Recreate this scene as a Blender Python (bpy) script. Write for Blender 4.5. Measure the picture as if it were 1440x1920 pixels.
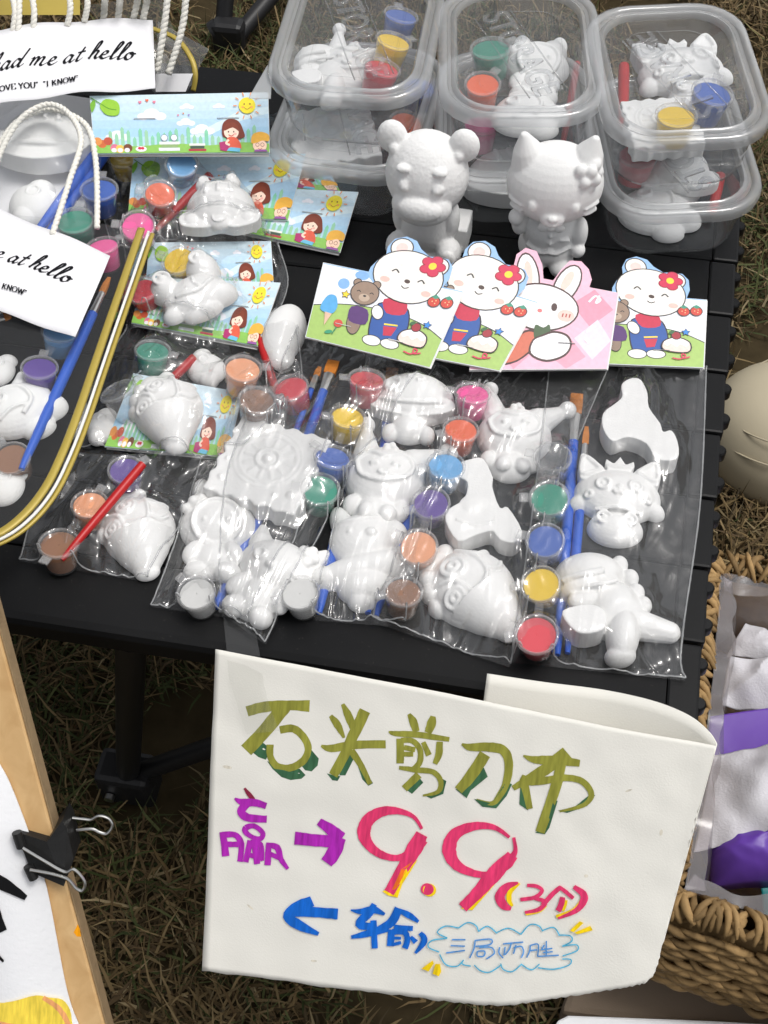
import bpy, bmesh, math, random
import numpy as np
from mathutils import Vector, Matrix, noise
from mathutils.bvhtree import BVHTree

random.seed(7); np.random.seed(7)
for o in list(bpy.data.objects): bpy.data.objects.remove(o)
SC = bpy.context.scene
COL = SC.collection
R = math.radians
T = 0.42                      # height of the table top above the grass

# ------------------------------------------------------------------ camera
FPX, PITCH, YAW, ROLL = 2500.0, 55.0, 12.0, -2.0
CAM_LOC = Vector((0, 0, T + 0.718))
_f = Vector((0, math.cos(R(PITCH)), -math.sin(R(PITCH)))); _r = Vector((1, 0, 0)); _u = _r.cross(_f)
_Z = Matrix.Rotation(R(YAW), 3, 'Z'); _f, _r, _u = _Z @ _f, _Z @ _r, _Z @ _u
CR = _r * math.cos(R(ROLL)) + _u * math.sin(R(ROLL)); CU = -_r * math.sin(R(ROLL)) + _u * math.cos(R(ROLL)); CF = _f
cd = bpy.data.cameras.new('camera'); cam = bpy.data.objects.new('camera', cd); COL.objects.link(cam)
cam.matrix_world = Matrix(((CR.x, CU.x, -CF.x, CAM_LOC.x), (CR.y, CU.y, -CF.y, CAM_LOC.y), (CR.z, CU.z, -CF.z, CAM_LOC.z), (0, 0, 0, 1)))
cd.sensor_fit = 'VERTICAL'; cd.sensor_height = 24.0; cd.lens = 24.0 * FPX / 1920.0
cd.clip_start = 0.02; cd.clip_end = 400
SC.camera = cam

# ------------------------------------------------------------------ light
SUN_EL, SUN_AZ = 70.0, 82.0      # soft bright overcast, light from above and behind the viewer
w = bpy.data.worlds.new('World'); SC.world = w; w.use_nodes = True
nt = w.node_tree; nt.nodes.clear()
sky = nt.nodes.new('ShaderNodeTexSky'); sky.sky_type = 'NISHITA'; sky.sun_disc = False
sky.sun_elevation = R(SUN_EL); sky.sun_rotation = R(SUN_AZ); sky.air_density = 1.0; sky.dust_density = 6.0; sky.ozone_density = 1.0
hs = nt.nodes.new('ShaderNodeHueSaturation'); hs.inputs['Saturation'].default_value = 0.22
bg = nt.nodes.new('ShaderNodeBackground'); bg.inputs['Strength'].default_value = 0.13
wo = nt.nodes.new('ShaderNodeOutputWorld')
nt.links.new(sky.outputs[0], hs.inputs['Color']); nt.links.new(hs.outputs[0], bg.inputs['Color']); nt.links.new(bg.outputs[0], wo.inputs[0])
sd = bpy.data.lights.new('sun', 'SUN'); sd.energy = 1.0; sd.angle = R(15); sd.color = (1.0, 0.97, 0.93)
sun = bpy.data.objects.new('sun', sd); COL.objects.link(sun)
az = R(SUN_AZ)
sdir = Vector((math.sin(az) * math.cos(R(SUN_EL)), math.cos(az) * math.cos(R(SUN_EL)), math.sin(R(SUN_EL))))
sun.rotation_euler = sdir.to_track_quat('Z', 'Y').to_euler(); sun.location = (0, 0, 4)
SC.view_settings.view_transform = 'Standard'; SC.view_settings.look = 'None'
SC.view_settings.exposure = 0.13; SC.view_settings.gamma = 1.0
SC.render.engine = 'CYCLES'
SC.cycles.max_bounces = 10; SC.cycles.transparent_max_bounces = 40; SC.cycles.transmission_bounces = 6
SC.cycles.diffuse_bounces = 4; SC.cycles.glossy_bounces = 4; SC.cycles.caustics_reflective = False; SC.cycles.caustics_refractive = False

# ------------------------------------------------------------------ survey helpers
def ray(px, py):
    return CF + CR * ((px - 720.0) / FPX) - CU * ((py - 960.0) / FPX)
def at(px, py, h=0.0):
    """point at height h above the table top that was surveyed at photograph position px, py"""
    d = ray(px, py); t = (T + h - CAM_LOC.z) / d.z
    return CAM_LOC + d * t
def atd(px, py, dist):
    return CAM_LOC + ray(px, py).normalized() * dist
class Plane:
    def __init__(s, o, n): s.o, s.n = Vector(o), Vector(n).normalized()
    def __call__(s, px, py, lift=0.0):
        d = ray(px, py); t = (s.o - CAM_LOC).dot(s.n) / d.dot(s.n)
        return CAM_LOC + d * t + s.n * lift
IMG_UP = Vector((-math.sin(R(YAW)), math.cos(R(YAW)), 0))
IMG_RT = Vector((math.cos(R(YAW)), math.sin(R(YAW)), 0))

# ------------------------------------------------------------------ materials
def s2l(c):
    return tuple(((v / 255.0) / 12.92 if v / 255.0 <= .04045 else ((v / 255.0 + .055) / 1.055) ** 2.4) for v in c)
MATS = {}
def newmat(name):
    m = bpy.data.materials.new(name); m.use_nodes = True; n = m.node_tree; n.nodes.clear()
    out = n.nodes.new('ShaderNodeOutputMaterial'); MATS[name] = m
    return m, n, out
def pmat(name, rgb, rough=.6, spec=.4, metal=0, var=.06, nscale=60, bump=.0, bscale=300, sheen=0, trans=0, sss=0):
    m, n, out = newmat(name); L = n.links
    b = n.nodes.new('ShaderNodeBsdfPrincipled')
    tc = n.nodes.new('ShaderNodeTexCoord')
    nz = n.nodes.new('ShaderNodeTexNoise'); nz.inputs['Scale'].default_value = nscale; nz.inputs['Detail'].default_value = 5
    L.new(tc.outputs['Object'], nz.inputs['Vector'])
    mx = n.nodes.new('ShaderNodeMixRGB'); mx.blend_type = 'MIX'
    mx.inputs[1].default_value = (*[max(0, c * (1 - var)) for c in rgb], 1); mx.inputs[2].default_value = (*[min(1, c * (1 + var)) for c in rgb], 1)
    L.new(nz.outputs['Fac'], mx.inputs[0]); L.new(mx.outputs[0], b.inputs['Base Color'])
    b.inputs['Roughness'].default_value = rough; b.inputs['Specular IOR Level'].default_value = spec; b.inputs['Metallic'].default_value = metal
    if sss:
        b.inputs['Subsurface Weight'].default_value = sss; b.inputs['Subsurface Radius'].default_value = (1, 1, 1); b.inputs['Subsurface Scale'].default_value = .002
    if bump:
        n2 = n.nodes.new('ShaderNodeTexNoise'); n2.inputs['Scale'].default_value = bscale; n2.inputs['Detail'].default_value = 4
        L.new(tc.outputs['Object'], n2.inputs['Vector'])
        bp = n.nodes.new('ShaderNodeBump'); bp.inputs['Strength'].default_value = bump; bp.inputs['Distance'].default_value = .001
        L.new(n2.outputs['Fac'], bp.inputs['Height']); L.new(bp.outputs[0], b.inputs['Normal'])
    L.new(b.outputs[0], out.inputs[0])
    return m
def clearmat(name, milk=.1, tint=(1, 1, 1), rough=.08, milkcol=(.85, .87, .88), ior=1.5, bump=0, bscale=90, gl=1.0):
    """thin clear plastic: see-through + surface gloss + a little milky haze"""
    m, n, out = newmat(name); L = n.links
    tr = n.nodes.new('ShaderNodeBsdfTransparent'); tr.inputs[0].default_value = (*tint, 1)
    di = n.nodes.new('ShaderNodeBsdfDiffuse'); di.inputs[0].default_value = (*milkcol, 1)
    tl = n.nodes.new('ShaderNodeBsdfTranslucent'); tl.inputs[0].default_value = (*milkcol, 1)
    dm = n.nodes.new('ShaderNodeMixShader'); dm.inputs[0].default_value = .4; L.new(di.outputs[0], dm.inputs[1]); L.new(tl.outputs[0], dm.inputs[2])
    m1 = n.nodes.new('ShaderNodeMixShader'); m1.inputs[0].default_value = milk; L.new(tr.outputs[0], m1.inputs[1]); L.new(dm.outputs[0], m1.inputs[2])
    gs = n.nodes.new('ShaderNodeBsdfGlossy'); gs.inputs['Roughness'].default_value = rough
    lw = n.nodes.new('ShaderNodeLayerWeight'); lw.inputs['Blend'].default_value = .5      # Schlick reflectance, alike from both sides of a thin sheet
    pw = n.nodes.new('ShaderNodeMath'); pw.operation = 'POWER'; pw.inputs[1].default_value = 4.0; L.new(lw.outputs['Facing'], pw.inputs[0])
    mu = n.nodes.new('ShaderNodeMapRange'); f0 = ((ior - 1) / (ior + 1)) ** 2 * gl; mu.inputs['To Min'].default_value = f0; mu.inputs['To Max'].default_value = .85; L.new(pw.outputs[0], mu.inputs['Value'])
    m2 = n.nodes.new('ShaderNodeMixShader'); L.new(mu.outputs[0], m2.inputs[0]); L.new(m1.outputs[0], m2.inputs[1]); L.new(gs.outputs[0], m2.inputs[2])
    if bump:
        tc = n.nodes.new('ShaderNodeTexCoord')
        nz = n.nodes.new('ShaderNodeTexNoise'); nz.inputs['Scale'].default_value = bscale; nz.inputs['Detail'].default_value = 3; nz.inputs['Distortion'].default_value = 1.2
        L.new(tc.outputs['Object'], nz.inputs['Vector'])
        bp = n.nodes.new('ShaderNodeBump'); bp.inputs['Strength'].default_value = bump; bp.inputs['Distance'].default_value = .003
        L.new(nz.outputs['Fac'], bp.inputs['Height']); L.new(bp.outputs[0], gs.inputs['Normal'])
    L.new(m2.outputs[0], out.inputs[0])
    return m
def inkmat(name, rough=.55, spec=.35, streak=(350, 350, 350), lo=.92, hi=1.06):
    m, n, out = newmat(name); L = n.links
    b = n.nodes.new('ShaderNodeBsdfPrincipled'); a = n.nodes.new('ShaderNodeAttribute'); a.attribute_name = 'Col'
    tc = n.nodes.new('ShaderNodeTexCoord'); nz = n.nodes.new('ShaderNodeTexNoise'); nz.inputs['Scale'].default_value = 1.0; nz.inputs['Detail'].default_value = 5; mp = n.nodes.new('ShaderNodeMapping'); mp.inputs['Rotation'].default_value = (.4, .3, .9); mp.inputs['Scale'].default_value = streak
    L.new(tc.outputs['Object'], mp.inputs[0]); L.new(mp.outputs[0], nz.inputs['Vector'])
    mr = n.nodes.new('ShaderNodeMapRange'); mr.inputs['From Min'].default_value = .25; mr.inputs['From Max'].default_value = .75; mr.inputs['To Min'].default_value = lo; mr.inputs['To Max'].default_value = hi; L.new(nz.outputs['Fac'], mr.inputs['Value'])
    mx = n.nodes.new('ShaderNodeVectorMath'); mx.operation = 'SCALE'; L.new(a.outputs['Color'], mx.inputs[0]); L.new(mr.outputs[0], mx.inputs['Scale'])
    L.new(mx.outputs[0], b.inputs['Base Color']); b.inputs['Roughness'].default_value = rough; b.inputs['Specular IOR Level'].default_value = spec
    L.new(b.outputs[0], out.inputs[0])
    return m
M_PLASTER = pmat('plaster', (.80, .80, .79), .85, .18, var=.03, nscale=90, bump=.22, bscale=700)
M_FILM = clearmat('bag_film', .03, (.985, .985, .985), .06, bump=.16, bscale=40, gl=2.2)
M_BACKFILM = clearmat('bag_back_film', .02, (.99, .99, .99), .12, gl=1.0)
M_SEAM = clearmat('welded_seam', .30, (.98, .98, .98), .1, gl=1.4)
M_PVC = clearmat('clear_pvc', .035, (.975, .98, .98), .05, bump=.1, bscale=20, gl=.8)
M_PVCSIDE = clearmat('clear_pvc_side', .10, (.85, .86, .86), .08)
M_EMB = clearmat('embossing', .05, (.97, .975, .98), .08, (.9, .9, .9), gl=2.2)
M_BOX = clearmat('clear_tub', .045, (.965, .97, .975), .04, (.78, .82, .84))
M_RIM = clearmat('milky_rim', .34, (.95, .955, .96), .06, (.90, .92, .93), gl=2.0)
M_LIDPANEL = clearmat('lid_panel', .075, (.95, .955, .96), .12, (.80, .82, .83))
M_CUP = clearmat('pot_plastic', .07, (.98, .98, .98), .14, (.95, .95, .95))
M_POTLID = clearmat('pot_lid', .07, (.97, .97, .97), .12)
M_POTRIM = clearmat('pot_lid_rim', .24, (.98, .98, .98), .2, (.95, .95, .95))
M_TAPE = clearmat('tape', .05, (.97, .97, .96), .1)
M_LINER = clearmat('liner_film', .26, (.92, .90, .92), .2, (.70, .68, .70), bump=.3, bscale=30)
M_TABLE = pmat('table_black', (.0046, .0049, .0055), .40, .17, var=.6, nscale=9, bump=.02, bscale=1400)
def dusty(m):
    n = m.node_tree; L = n.links; b = next(x for x in n.nodes if x.type == 'BSDF_PRINCIPLED'); old = b.inputs['Base Color'].links[0].from_socket; tc = next(x for x in n.nodes if x.type == 'TEX_COORD')
    a = n.nodes.new('ShaderNodeTexNoise'); a.inputs['Scale'].default_value = 520; a.inputs['Detail'].default_value = 2; c = n.nodes.new('ShaderNodeTexNoise'); c.inputs['Scale'].default_value = 14; c.inputs['Detail'].default_value = 6
    L.new(tc.outputs['Object'], a.inputs['Vector']); L.new(tc.outputs['Object'], c.inputs['Vector'])
    r1 = n.nodes.new('ShaderNodeMapRange'); r1.inputs['From Min'].default_value = .68; r1.inputs['From Max'].default_value = .76; L.new(a.outputs['Fac'], r1.inputs['Value'])
    r2 = n.nodes.new('ShaderNodeMapRange'); r2.inputs['From Min'].default_value = .4; r2.inputs['From Max'].default_value = .75; r2.inputs['To Max'].default_value = .35; L.new(c.outputs['Fac'], r2.inputs['Value'])
    mu = n.nodes.new('ShaderNodeMath'); mu.operation = 'MULTIPLY_ADD'; L.new(r1.outputs[0], mu.inputs[0]); mu.inputs[1].default_value = .22; 
    r3 = n.nodes.new('ShaderNodeMath'); r3.operation = 'MULTIPLY'; L.new(r2.outputs[0], r3.inputs[0]); r3.inputs[1].default_value = .14; L.new(r3.outputs[0], mu.inputs[2])
    mx = n.nodes.new('ShaderNodeMixRGB'); L.new(mu.outputs[0], mx.inputs[0]); L.new(old, mx.inputs[1]); mx.inputs[2].default_value = (.075, .07, .06, 1); L.new(mx.outputs[0], b.inputs['Base Color'])
    rr = n.nodes.new('ShaderNodeMapRange'); rr.inputs['To Min'].default_value = .3; rr.inputs['To Max'].default_value = .55; L.new(c.outputs['Fac'], rr.inputs['Value']); L.new(rr.outputs[0], b.inputs['Roughness'])
dusty(M_TABLE)
M_TRIM = pmat('table_plastic', (.006, .0062, .0066), .36, .22, var=.2, nscale=80, bump=.06, bscale=700)
M_LEG = pmat('leg_black', (.012, .012, .013), .45, .35, var=.2, bump=.05, bscale=500)
M_INK = inkmat('card_print', .38, .45)
M_MARKER = inkmat('marker_ink', .8, .15, (420, 60, 60), .70, 1.28)
M_CARD = pmat('card_stock', (.83, .83, .81), .5, .35, var=.02)
M_PAPER = pmat('label_paper', (.80, .80, .82), .55, .3, var=.02, nscale=12, bump=.1, bscale=500)
M_SIGN = pmat('sign_paper', (.82, .805, .74), .9, .12, var=.025, nscale=30, bump=.14, bscale=900)
M_STEEL = pmat('steel', (.62, .62, .60), .28, .5, 1.0, var=.08)
M_GOLD = pmat('gold_trim', (.42, .32, .06), .4, .45, .12, var=.12, nscale=50)
M_ROPE = pmat('paper_rope', (.80, .78, .71), .8, .2, var=.06, nscale=200, bump=.3, bscale=900)
M_WHITE = pmat('white_piping', (.80, .80, .76), .4, .4, var=.03)
def wood():
    m, n, out = newmat('pine'); L = n.links
    b = n.nodes.new('ShaderNodeBsdfPrincipled'); tc = n.nodes.new('ShaderNodeTexCoord'); mp = n.nodes.new('ShaderNodeMapping'); mp.inputs['Scale'].default_value = (90, 90, 6)
    nz = n.nodes.new('ShaderNodeTexNoise'); nz.inputs['Scale'].default_value = 1; nz.inputs['Detail'].default_value = 6; nz.inputs['Distortion'].default_value = .6
    rp = n.nodes.new('ShaderNodeValToRGB'); rp.color_ramp.elements[0].position = .3; rp.color_ramp.elements[1].position = .72
    rp.color_ramp.elements[0].color = (*s2l((198, 158, 106)), 1); rp.color_ramp.elements[1].color = (*s2l((218, 182, 130)), 1)
    L.new(tc.outputs['Object'], mp.inputs[0]); L.new(mp.outputs[0], nz.inputs['Vector']); L.new(nz.outputs['Fac'], rp.inputs[0]); L.new(rp.outputs[0], b.inputs['Base Color'])
    b.inputs['Roughness'].default_value = .6
    bp = n.nodes.new('ShaderNodeBump'); bp.inputs['Strength'].default_value = .15; bp.inputs['Distance'].default_value = .001; L.new(nz.outputs['Fac'], bp.inputs['Height']); L.new(bp.outputs[0], b.inputs['Normal'])
    L.new(b.outputs[0], out.inputs[0]); return m
M_PINE = wood()
M_SAWN = pmat('sawn_edge', s2l((150, 128, 98)), .85, .15, var=.25, nscale=120, bump=.5, bscale=500)
M_STRAW = pmat('straw_braid', s2l((150, 122, 82)), .75, .2, var=.55, nscale=90, bump=.35, bscale=350)
def per_piece(m, lo=.6, hi=1.3):
    n = m.node_tree; L = n.links; b = next(x for x in n.nodes if x.type == 'BSDF_PRINCIPLED'); old = b.inputs['Base Color'].links[0].from_socket
    oi = n.nodes.new('ShaderNodeObjectInfo'); mr = n.nodes.new('ShaderNodeMapRange'); mr.inputs['To Min'].default_value = lo; mr.inputs['To Max'].default_value = hi; L.new(oi.outputs['Random'], mr.inputs['Value'])
    v = n.nodes.new('ShaderNodeVectorMath'); v.operation = 'SCALE'; L.new(old, v.inputs[0]); L.new(mr.outputs[0], v.inputs['Scale']); L.new(v.outputs[0], b.inputs['Base Color'])
per_piece(M_STRAW)
M_TISSUE = pmat('tissue', (.58, .57, .60), .85, .1, var=.05, nscale=20, bump=.5, bscale=600)
M_PURPLE = pmat('purple_plastic', s2l((98, 62, 160)), .38, .4, var=.12, nscale=14, bump=.3, bscale=60)
M_TEAL = pmat('teal_plastic', s2l((14, 110, 112)), .4, .4, var=.1)
M_TAUPE = pmat('taupe_lid', s2l((124, 110, 95)), .8, .2, var=.06, nscale=8, bump=.25, bscale=900)
M_CREAM = pmat('cream_shell', s2l((180, 170, 146)), .55, .3, var=.07, nscale=14, bump=.08, bscale=300)
M_FOAM = pmat('white_board', (.82, .83, .85), .7, .25, var=.03, bump=.3, bscale=300)
M_CLIP = pmat('clip_black', (.014, .014, .014), .45, .3, var=.3, nscale=200, bump=.15, bscale=600)
M_SOIL = pmat('soil', (.045, .034, .018), .95, .05, var=.5, nscale=40, bump=.8, bscale=120)
def grassmat():
    m, n, out = newmat('dry_grass'); L = n.links
    b = n.nodes.new('ShaderNodeBsdfPrincipled'); a = n.nodes.new('ShaderNodeAttribute'); a.attribute_name = 'Col'
    L.new(a.outputs['Color'], b.inputs['Base Color']); b.inputs['Roughness'].default_value = .7; b.inputs['Specular IOR Level'].default_value = .25
    L.new(b.outputs[0], out.inputs[0]); return m
M_GRASS = grassmat()
PAINT = {'light blue': (104, 172, 226), 'orange': (240, 100, 48), 'pink': (246, 82, 160), 'yellow': (246, 206, 28), 'red': (214, 44, 62), 'green': (22, 140, 114),
         'blue': (46, 92, 182), 'purple': (86, 52, 148), 'peach': (242, 166, 120), 'brown': (140, 96, 66)}
PAINT['white'] = (206, 206, 204)
M_PAINT = {k: pmat('paint_' + k.replace(' ', '_'), s2l(v), .5, .35, var=.06, nscale=200) for k, v in PAINT.items()}
M_HBLUE = pmat('brush_blue', s2l((38, 92, 196)), .3, .5, var=.05)
M_HRED = pmat('brush_red', s2l((176, 26, 28)), .35, .4, var=.05)
M_BRISTLE = pmat('bristle', s2l((196, 120, 44)), .6, .3, var=.25, nscale=400, bump=.5, bscale=900)
M_BRISTLEB = pmat('bristle_dark', (.02, .018, .016), .5, .3, var=.25)

# ------------------------------------------------------------------ mesh builder
ROOT = {}
def thing(name, label, cat, loc, group=None):
    o = bpy.data.objects.new(name, None); COL.objects.link(o); o.empty_display_size = .02
    o.location = loc; o['label'] = label; o['category'] = cat
    if group: o['group'] = group
    ROOT[o.name] = Vector(loc); return o
def tag(o, label, cat, group=None):
    o['label'] = label; o['category'] = cat
    if group: o['group'] = group
    return o
class MB:
    def __init__(s): s.v, s.f, s.c, s.m = [], [], [], []
    def add(s, verts, faces, col=None, mi=0):
        b = len(s.v); s.v += [Vector(p) for p in verts]
        for f in faces: s.f.append([i + b for i in f]); s.c.append(col); s.m.append(mi)
        return s
    def box(s, c, sx, sy, sz, ax=None, mi=0):
        X, Y, Z = ax or (Vector((1, 0, 0)), Vector((0, 1, 0)), Vector((0, 0, 1))); c = Vector(c)
        vs = [c + X * (i * sx / 2) + Y * (j * sy / 2) + Z * (k * sz / 2) for i in (-1, 1) for j in (-1, 1) for k in (-1, 1)]
        return s.add(vs, [(0, 1, 3, 2), (4, 6, 7, 5), (0, 4, 5, 1), (2, 3, 7, 6), (0, 2, 6, 4), (1, 5, 7, 3)], mi=mi)
    def tube(s, pts, r, n=8, cap=True, mi=0):
        pts = [Vector(p) for p in pts]; m = len(pts); rs = r if isinstance(r, (list, tuple)) else [r] * m
        t0 = (pts[1] - pts[0]).normalized(); a = t0.orthogonal().normalized(); vs, fs = [], []
        for i, p in enumerate(pts):
            t = (pts[min(i + 1, m - 1)] - pts[max(i - 1, 0)]).normalized()
            a = (a - t * a.dot(t)).normalized(); b = t.cross(a)
            for k in range(n):
                an = 2 * math.pi * k / n; vs.append(p + (a * math.cos(an) + b * math.sin(an)) * rs[i])
        for i in range(m - 1):
            for k in range(n):
                k2 = (k + 1) % n; fs.append((i * n + k, i * n + k2, (i + 1) * n + k2, (i + 1) * n + k))
        if cap: fs.append(tuple(range(n))[::-1]); fs.append(tuple(range((m - 1) * n, m * n)))
        return s.add(vs, fs, mi=mi)
    def lathe(s, prof, c=(0, 0, 0), n=28, caps=True, mi=0):
        c = Vector(c); vs, fs = [], []; m = len(prof)
        for r_, z in prof:
            for k in range(n):
                an = 2 * math.pi * k / n; vs.append(c + Vector((r_ * math.cos(an), r_ * math.sin(an), z)))
        for i in range(m - 1):
            for k in range(n):
                k2 = (k + 1) % n; fs.append((i * n + k, i * n + k2, (i + 1) * n + k2, (i + 1) * n + k))
        if caps: fs.append(tuple(range(n))[::-1]); fs.append(tuple(range((m - 1) * n, m * n)))
        return s.add(vs, fs, mi=mi)
    def loft(s, loops, close_first=True, close_last=True, mi=0):
        n = len(loops[0]); vs = [p for l in loops for p in l]; fs = []
        for i in range(len(loops) - 1):
            for k in range(n):
                k2 = (k + 1) % n; fs.append((i * n + k, i * n + k2, (i + 1) * n + k2, (i + 1) * n + k))
        if close_first: fs.append(tuple(range(n))[::-1])
        if close_last: fs.append(tuple(range((len(loops) - 1) * n, len(loops) * n)))
        return s.add(vs, fs, mi=mi)
    def grid(s, fn, nu, nv, mi=0):
        vs = [fn(i / nu, j / nv) for j in range(nv + 1) for i in range(nu + 1)]
        fs = [(j * (nu + 1) + i, j * (nu + 1) + i + 1, (j + 1) * (nu + 1) + i + 1, (j + 1) * (nu + 1) + i) for j in range(nv) for i in range(nu)]
        return s.add(vs, fs, mi=mi)
    def prism(s, pts, n, t, mi=0):
        """flat polygon pts (3-D) given thickness t along n"""
        n = Vector(n).normalized() * t; k = len(pts); a = [Vector(p) for p in pts]; b = [p + n for p in a]
        return s.add(a + b, [tuple(range(k))[::-1], tuple(range(k, 2 * k))] + [(i, (i + 1) % k, k + (i + 1) % k, k + i) for i in range(k)], mi=mi)
    def mesh(s, name, off=Vector((0, 0, 0)), smooth=True):
        me = bpy.data.meshes.new(name); me.from_pydata([tuple(v - off) for v in s.v], [], s.f)
        if any(c is not None for c in s.c):
            ca = me.color_attributes.new('Col', 'FLOAT_COLOR', 'CORNER'); arr = []
            for f, c in zip(s.f, s.c): arr += list((*(c or (1, 1, 1)), 1)) * len(f)
            ca.data.foreach_set('color', arr)
        me.polygons.foreach_set('use_smooth', [smooth] * len(me.polygons)); 
        if any(s.m): me.polygons.foreach_set('material_index', s.m)
        me.update(); return me
    def build(s, name, mat, parent=None, smooth=True, bevel=0, auto=35):
        off = ROOT[parent.name] if parent is not None else Vector((0, 0, 0))
        me = s.mesh(name, off, smooth); o = bpy.data.objects.new(name, me); COL.objects.link(o)
        for m in (mat if isinstance(mat, (list, tuple)) else [mat]): me.materials.append(m)
        if parent is not None: o.parent = parent; ROOT[o.name] = off
        else: ROOT[o.name] = Vector((0, 0, 0))
        if bevel:
            b = o.modifiers.new('bevel', 'BEVEL'); b.width = bevel; b.segments = 2; b.limit_method = 'ANGLE'
        if smooth and auto: 
            try: me.set_sharp_from_angle(angle=R(auto))
            except Exception: pass
        return o
def local(name, mesh, mat, parent):
    o = bpy.data.objects.new(name, mesh); COL.objects.link(o); o.parent = parent
    if mat and not mesh.materials: mesh.materials.append(mat)
    return o
def cr(pts, sub=6, closed=False):
    """Catmull-Rom through tuples of any length"""
    P = [tuple(map(float, p)) for p in pts]; n = len(P)
    if n < 3 and not closed:
        return [tuple(a + (b - a) * k / sub for a, b in zip(P[0], P[1])) for k in range(sub + 1)]
    out = []
    for i in range(n if closed else n - 1):
        p0 = P[(i - 1) % n] if closed or i > 0 else P[0]; p1 = P[i]; p2 = P[(i + 1) % n]; p3 = P[(i + 2) % n] if closed or i + 2 < n else P[-1]
        for k in range(sub):
            t = k / sub
            out.append(tuple(.5 * (2 * b + (c - a) * t + (2 * a - 5 * b + 4 * c - d) * t * t + (3 * b - a - 3 * c + d) * t ** 3) for a, b, c, d in zip(p0, p1, p2, p3)))
    if not closed: out.append(P[-1])
    return out

# ------------------------------------------------------------------ flat print (lettering, pictures on cards)
class Draw:
    def __init__(s, mapper, step=1.6e-5, base=6e-5, rng=None):
        s.map, s.step, s.base, s.k, s.mb = mapper, step, base, 0, MB(); s.r = rng or random.Random(3)
    def _n(s): s.k += 1; return s.base + s.k * s.step
    def poly(s, pts, col):
        l = s._n(); s.mb.add([s.map(u, v, l) for u, v in pts], [tuple(range(len(pts)))], s2l(col)); return s
    def ell(s, cx, cy, rx, ry, col, rot=0, n=20):
        c, d = math.cos(R(rot)), math.sin(R(rot))
        return s.poly([(cx + rx * math.cos(a) * c - ry * math.sin(a) * d, cy + rx * math.cos(a) * d + ry * math.sin(a) * c) for a in [2 * math.pi * k / n for k in range(n)]], col)
    def stroke(s, pts, w, col, sub=5, rag=0.0, nib=None, closed=False, taper=False):
        """ribbon along pts; w = number or list of widths; nib = (angle, thin) for a broad calligraphic pen"""
        ws = list(w) if isinstance(w, (list, tuple)) else [w] * len(pts)
        q = cr([(p[0], p[1], ww) for p, ww in zip(pts, ws)], sub, closed)
        if closed: q.append(q[0])
        l = s._n(); vs = []; m = len(q)
        for i, (x, y, ww) in enumerate(q):
            a, b = q[max(i - 1, 0)], q[min(i + 1, m - 1)]; dx, dy = b[0] - a[0], b[1] - a[1]; L = math.hypot(dx, dy) or 1; nx, ny = -dy / L, dx / L
            if nib: ww *= nib[1] + (1 - nib[1]) * abs(math.sin(math.atan2(dy, dx) - R(nib[0])))
            if taper: ww *= .25 + .75 * math.sin(math.pi * min(1, max(0, (i + .3) / m))) ** .6
            j1, j2 = 1 + s.r.uniform(-rag, rag), 1 + s.r.uniform(-rag, rag); z = l + s.step * .6 * i / m
            vs += [s.map(x + nx * ww / 2 * j1, y + ny * ww / 2 * j1, z), s.map(x - nx * ww / 2 * j2, y - ny * ww / 2 * j2, z)]
        s.mb.add(vs, [(2 * i, 2 * i + 1, 2 * i + 3, 2 * i + 2) for i in range(m - 1)], s2l(col)); return s
    def build(s, name, parent, mat=None): return s.mb.build(name, mat or M_INK, parent, smooth=False)
def rrect(w, d, r, n=7):
    out = []
    for cx, cy, a0 in ((w / 2 - r, d / 2 - r, 0), (-w / 2 + r, d / 2 - r, 90), (-w / 2 + r, -d / 2 + r, 180), (w / 2 - r, -d / 2 + r, 270)):
        for k in range(n): a = R(a0 + 90 * k / (n - 1)); out.append((cx + r * math.cos(a), cy + r * math.sin(a)))
    return out

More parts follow.
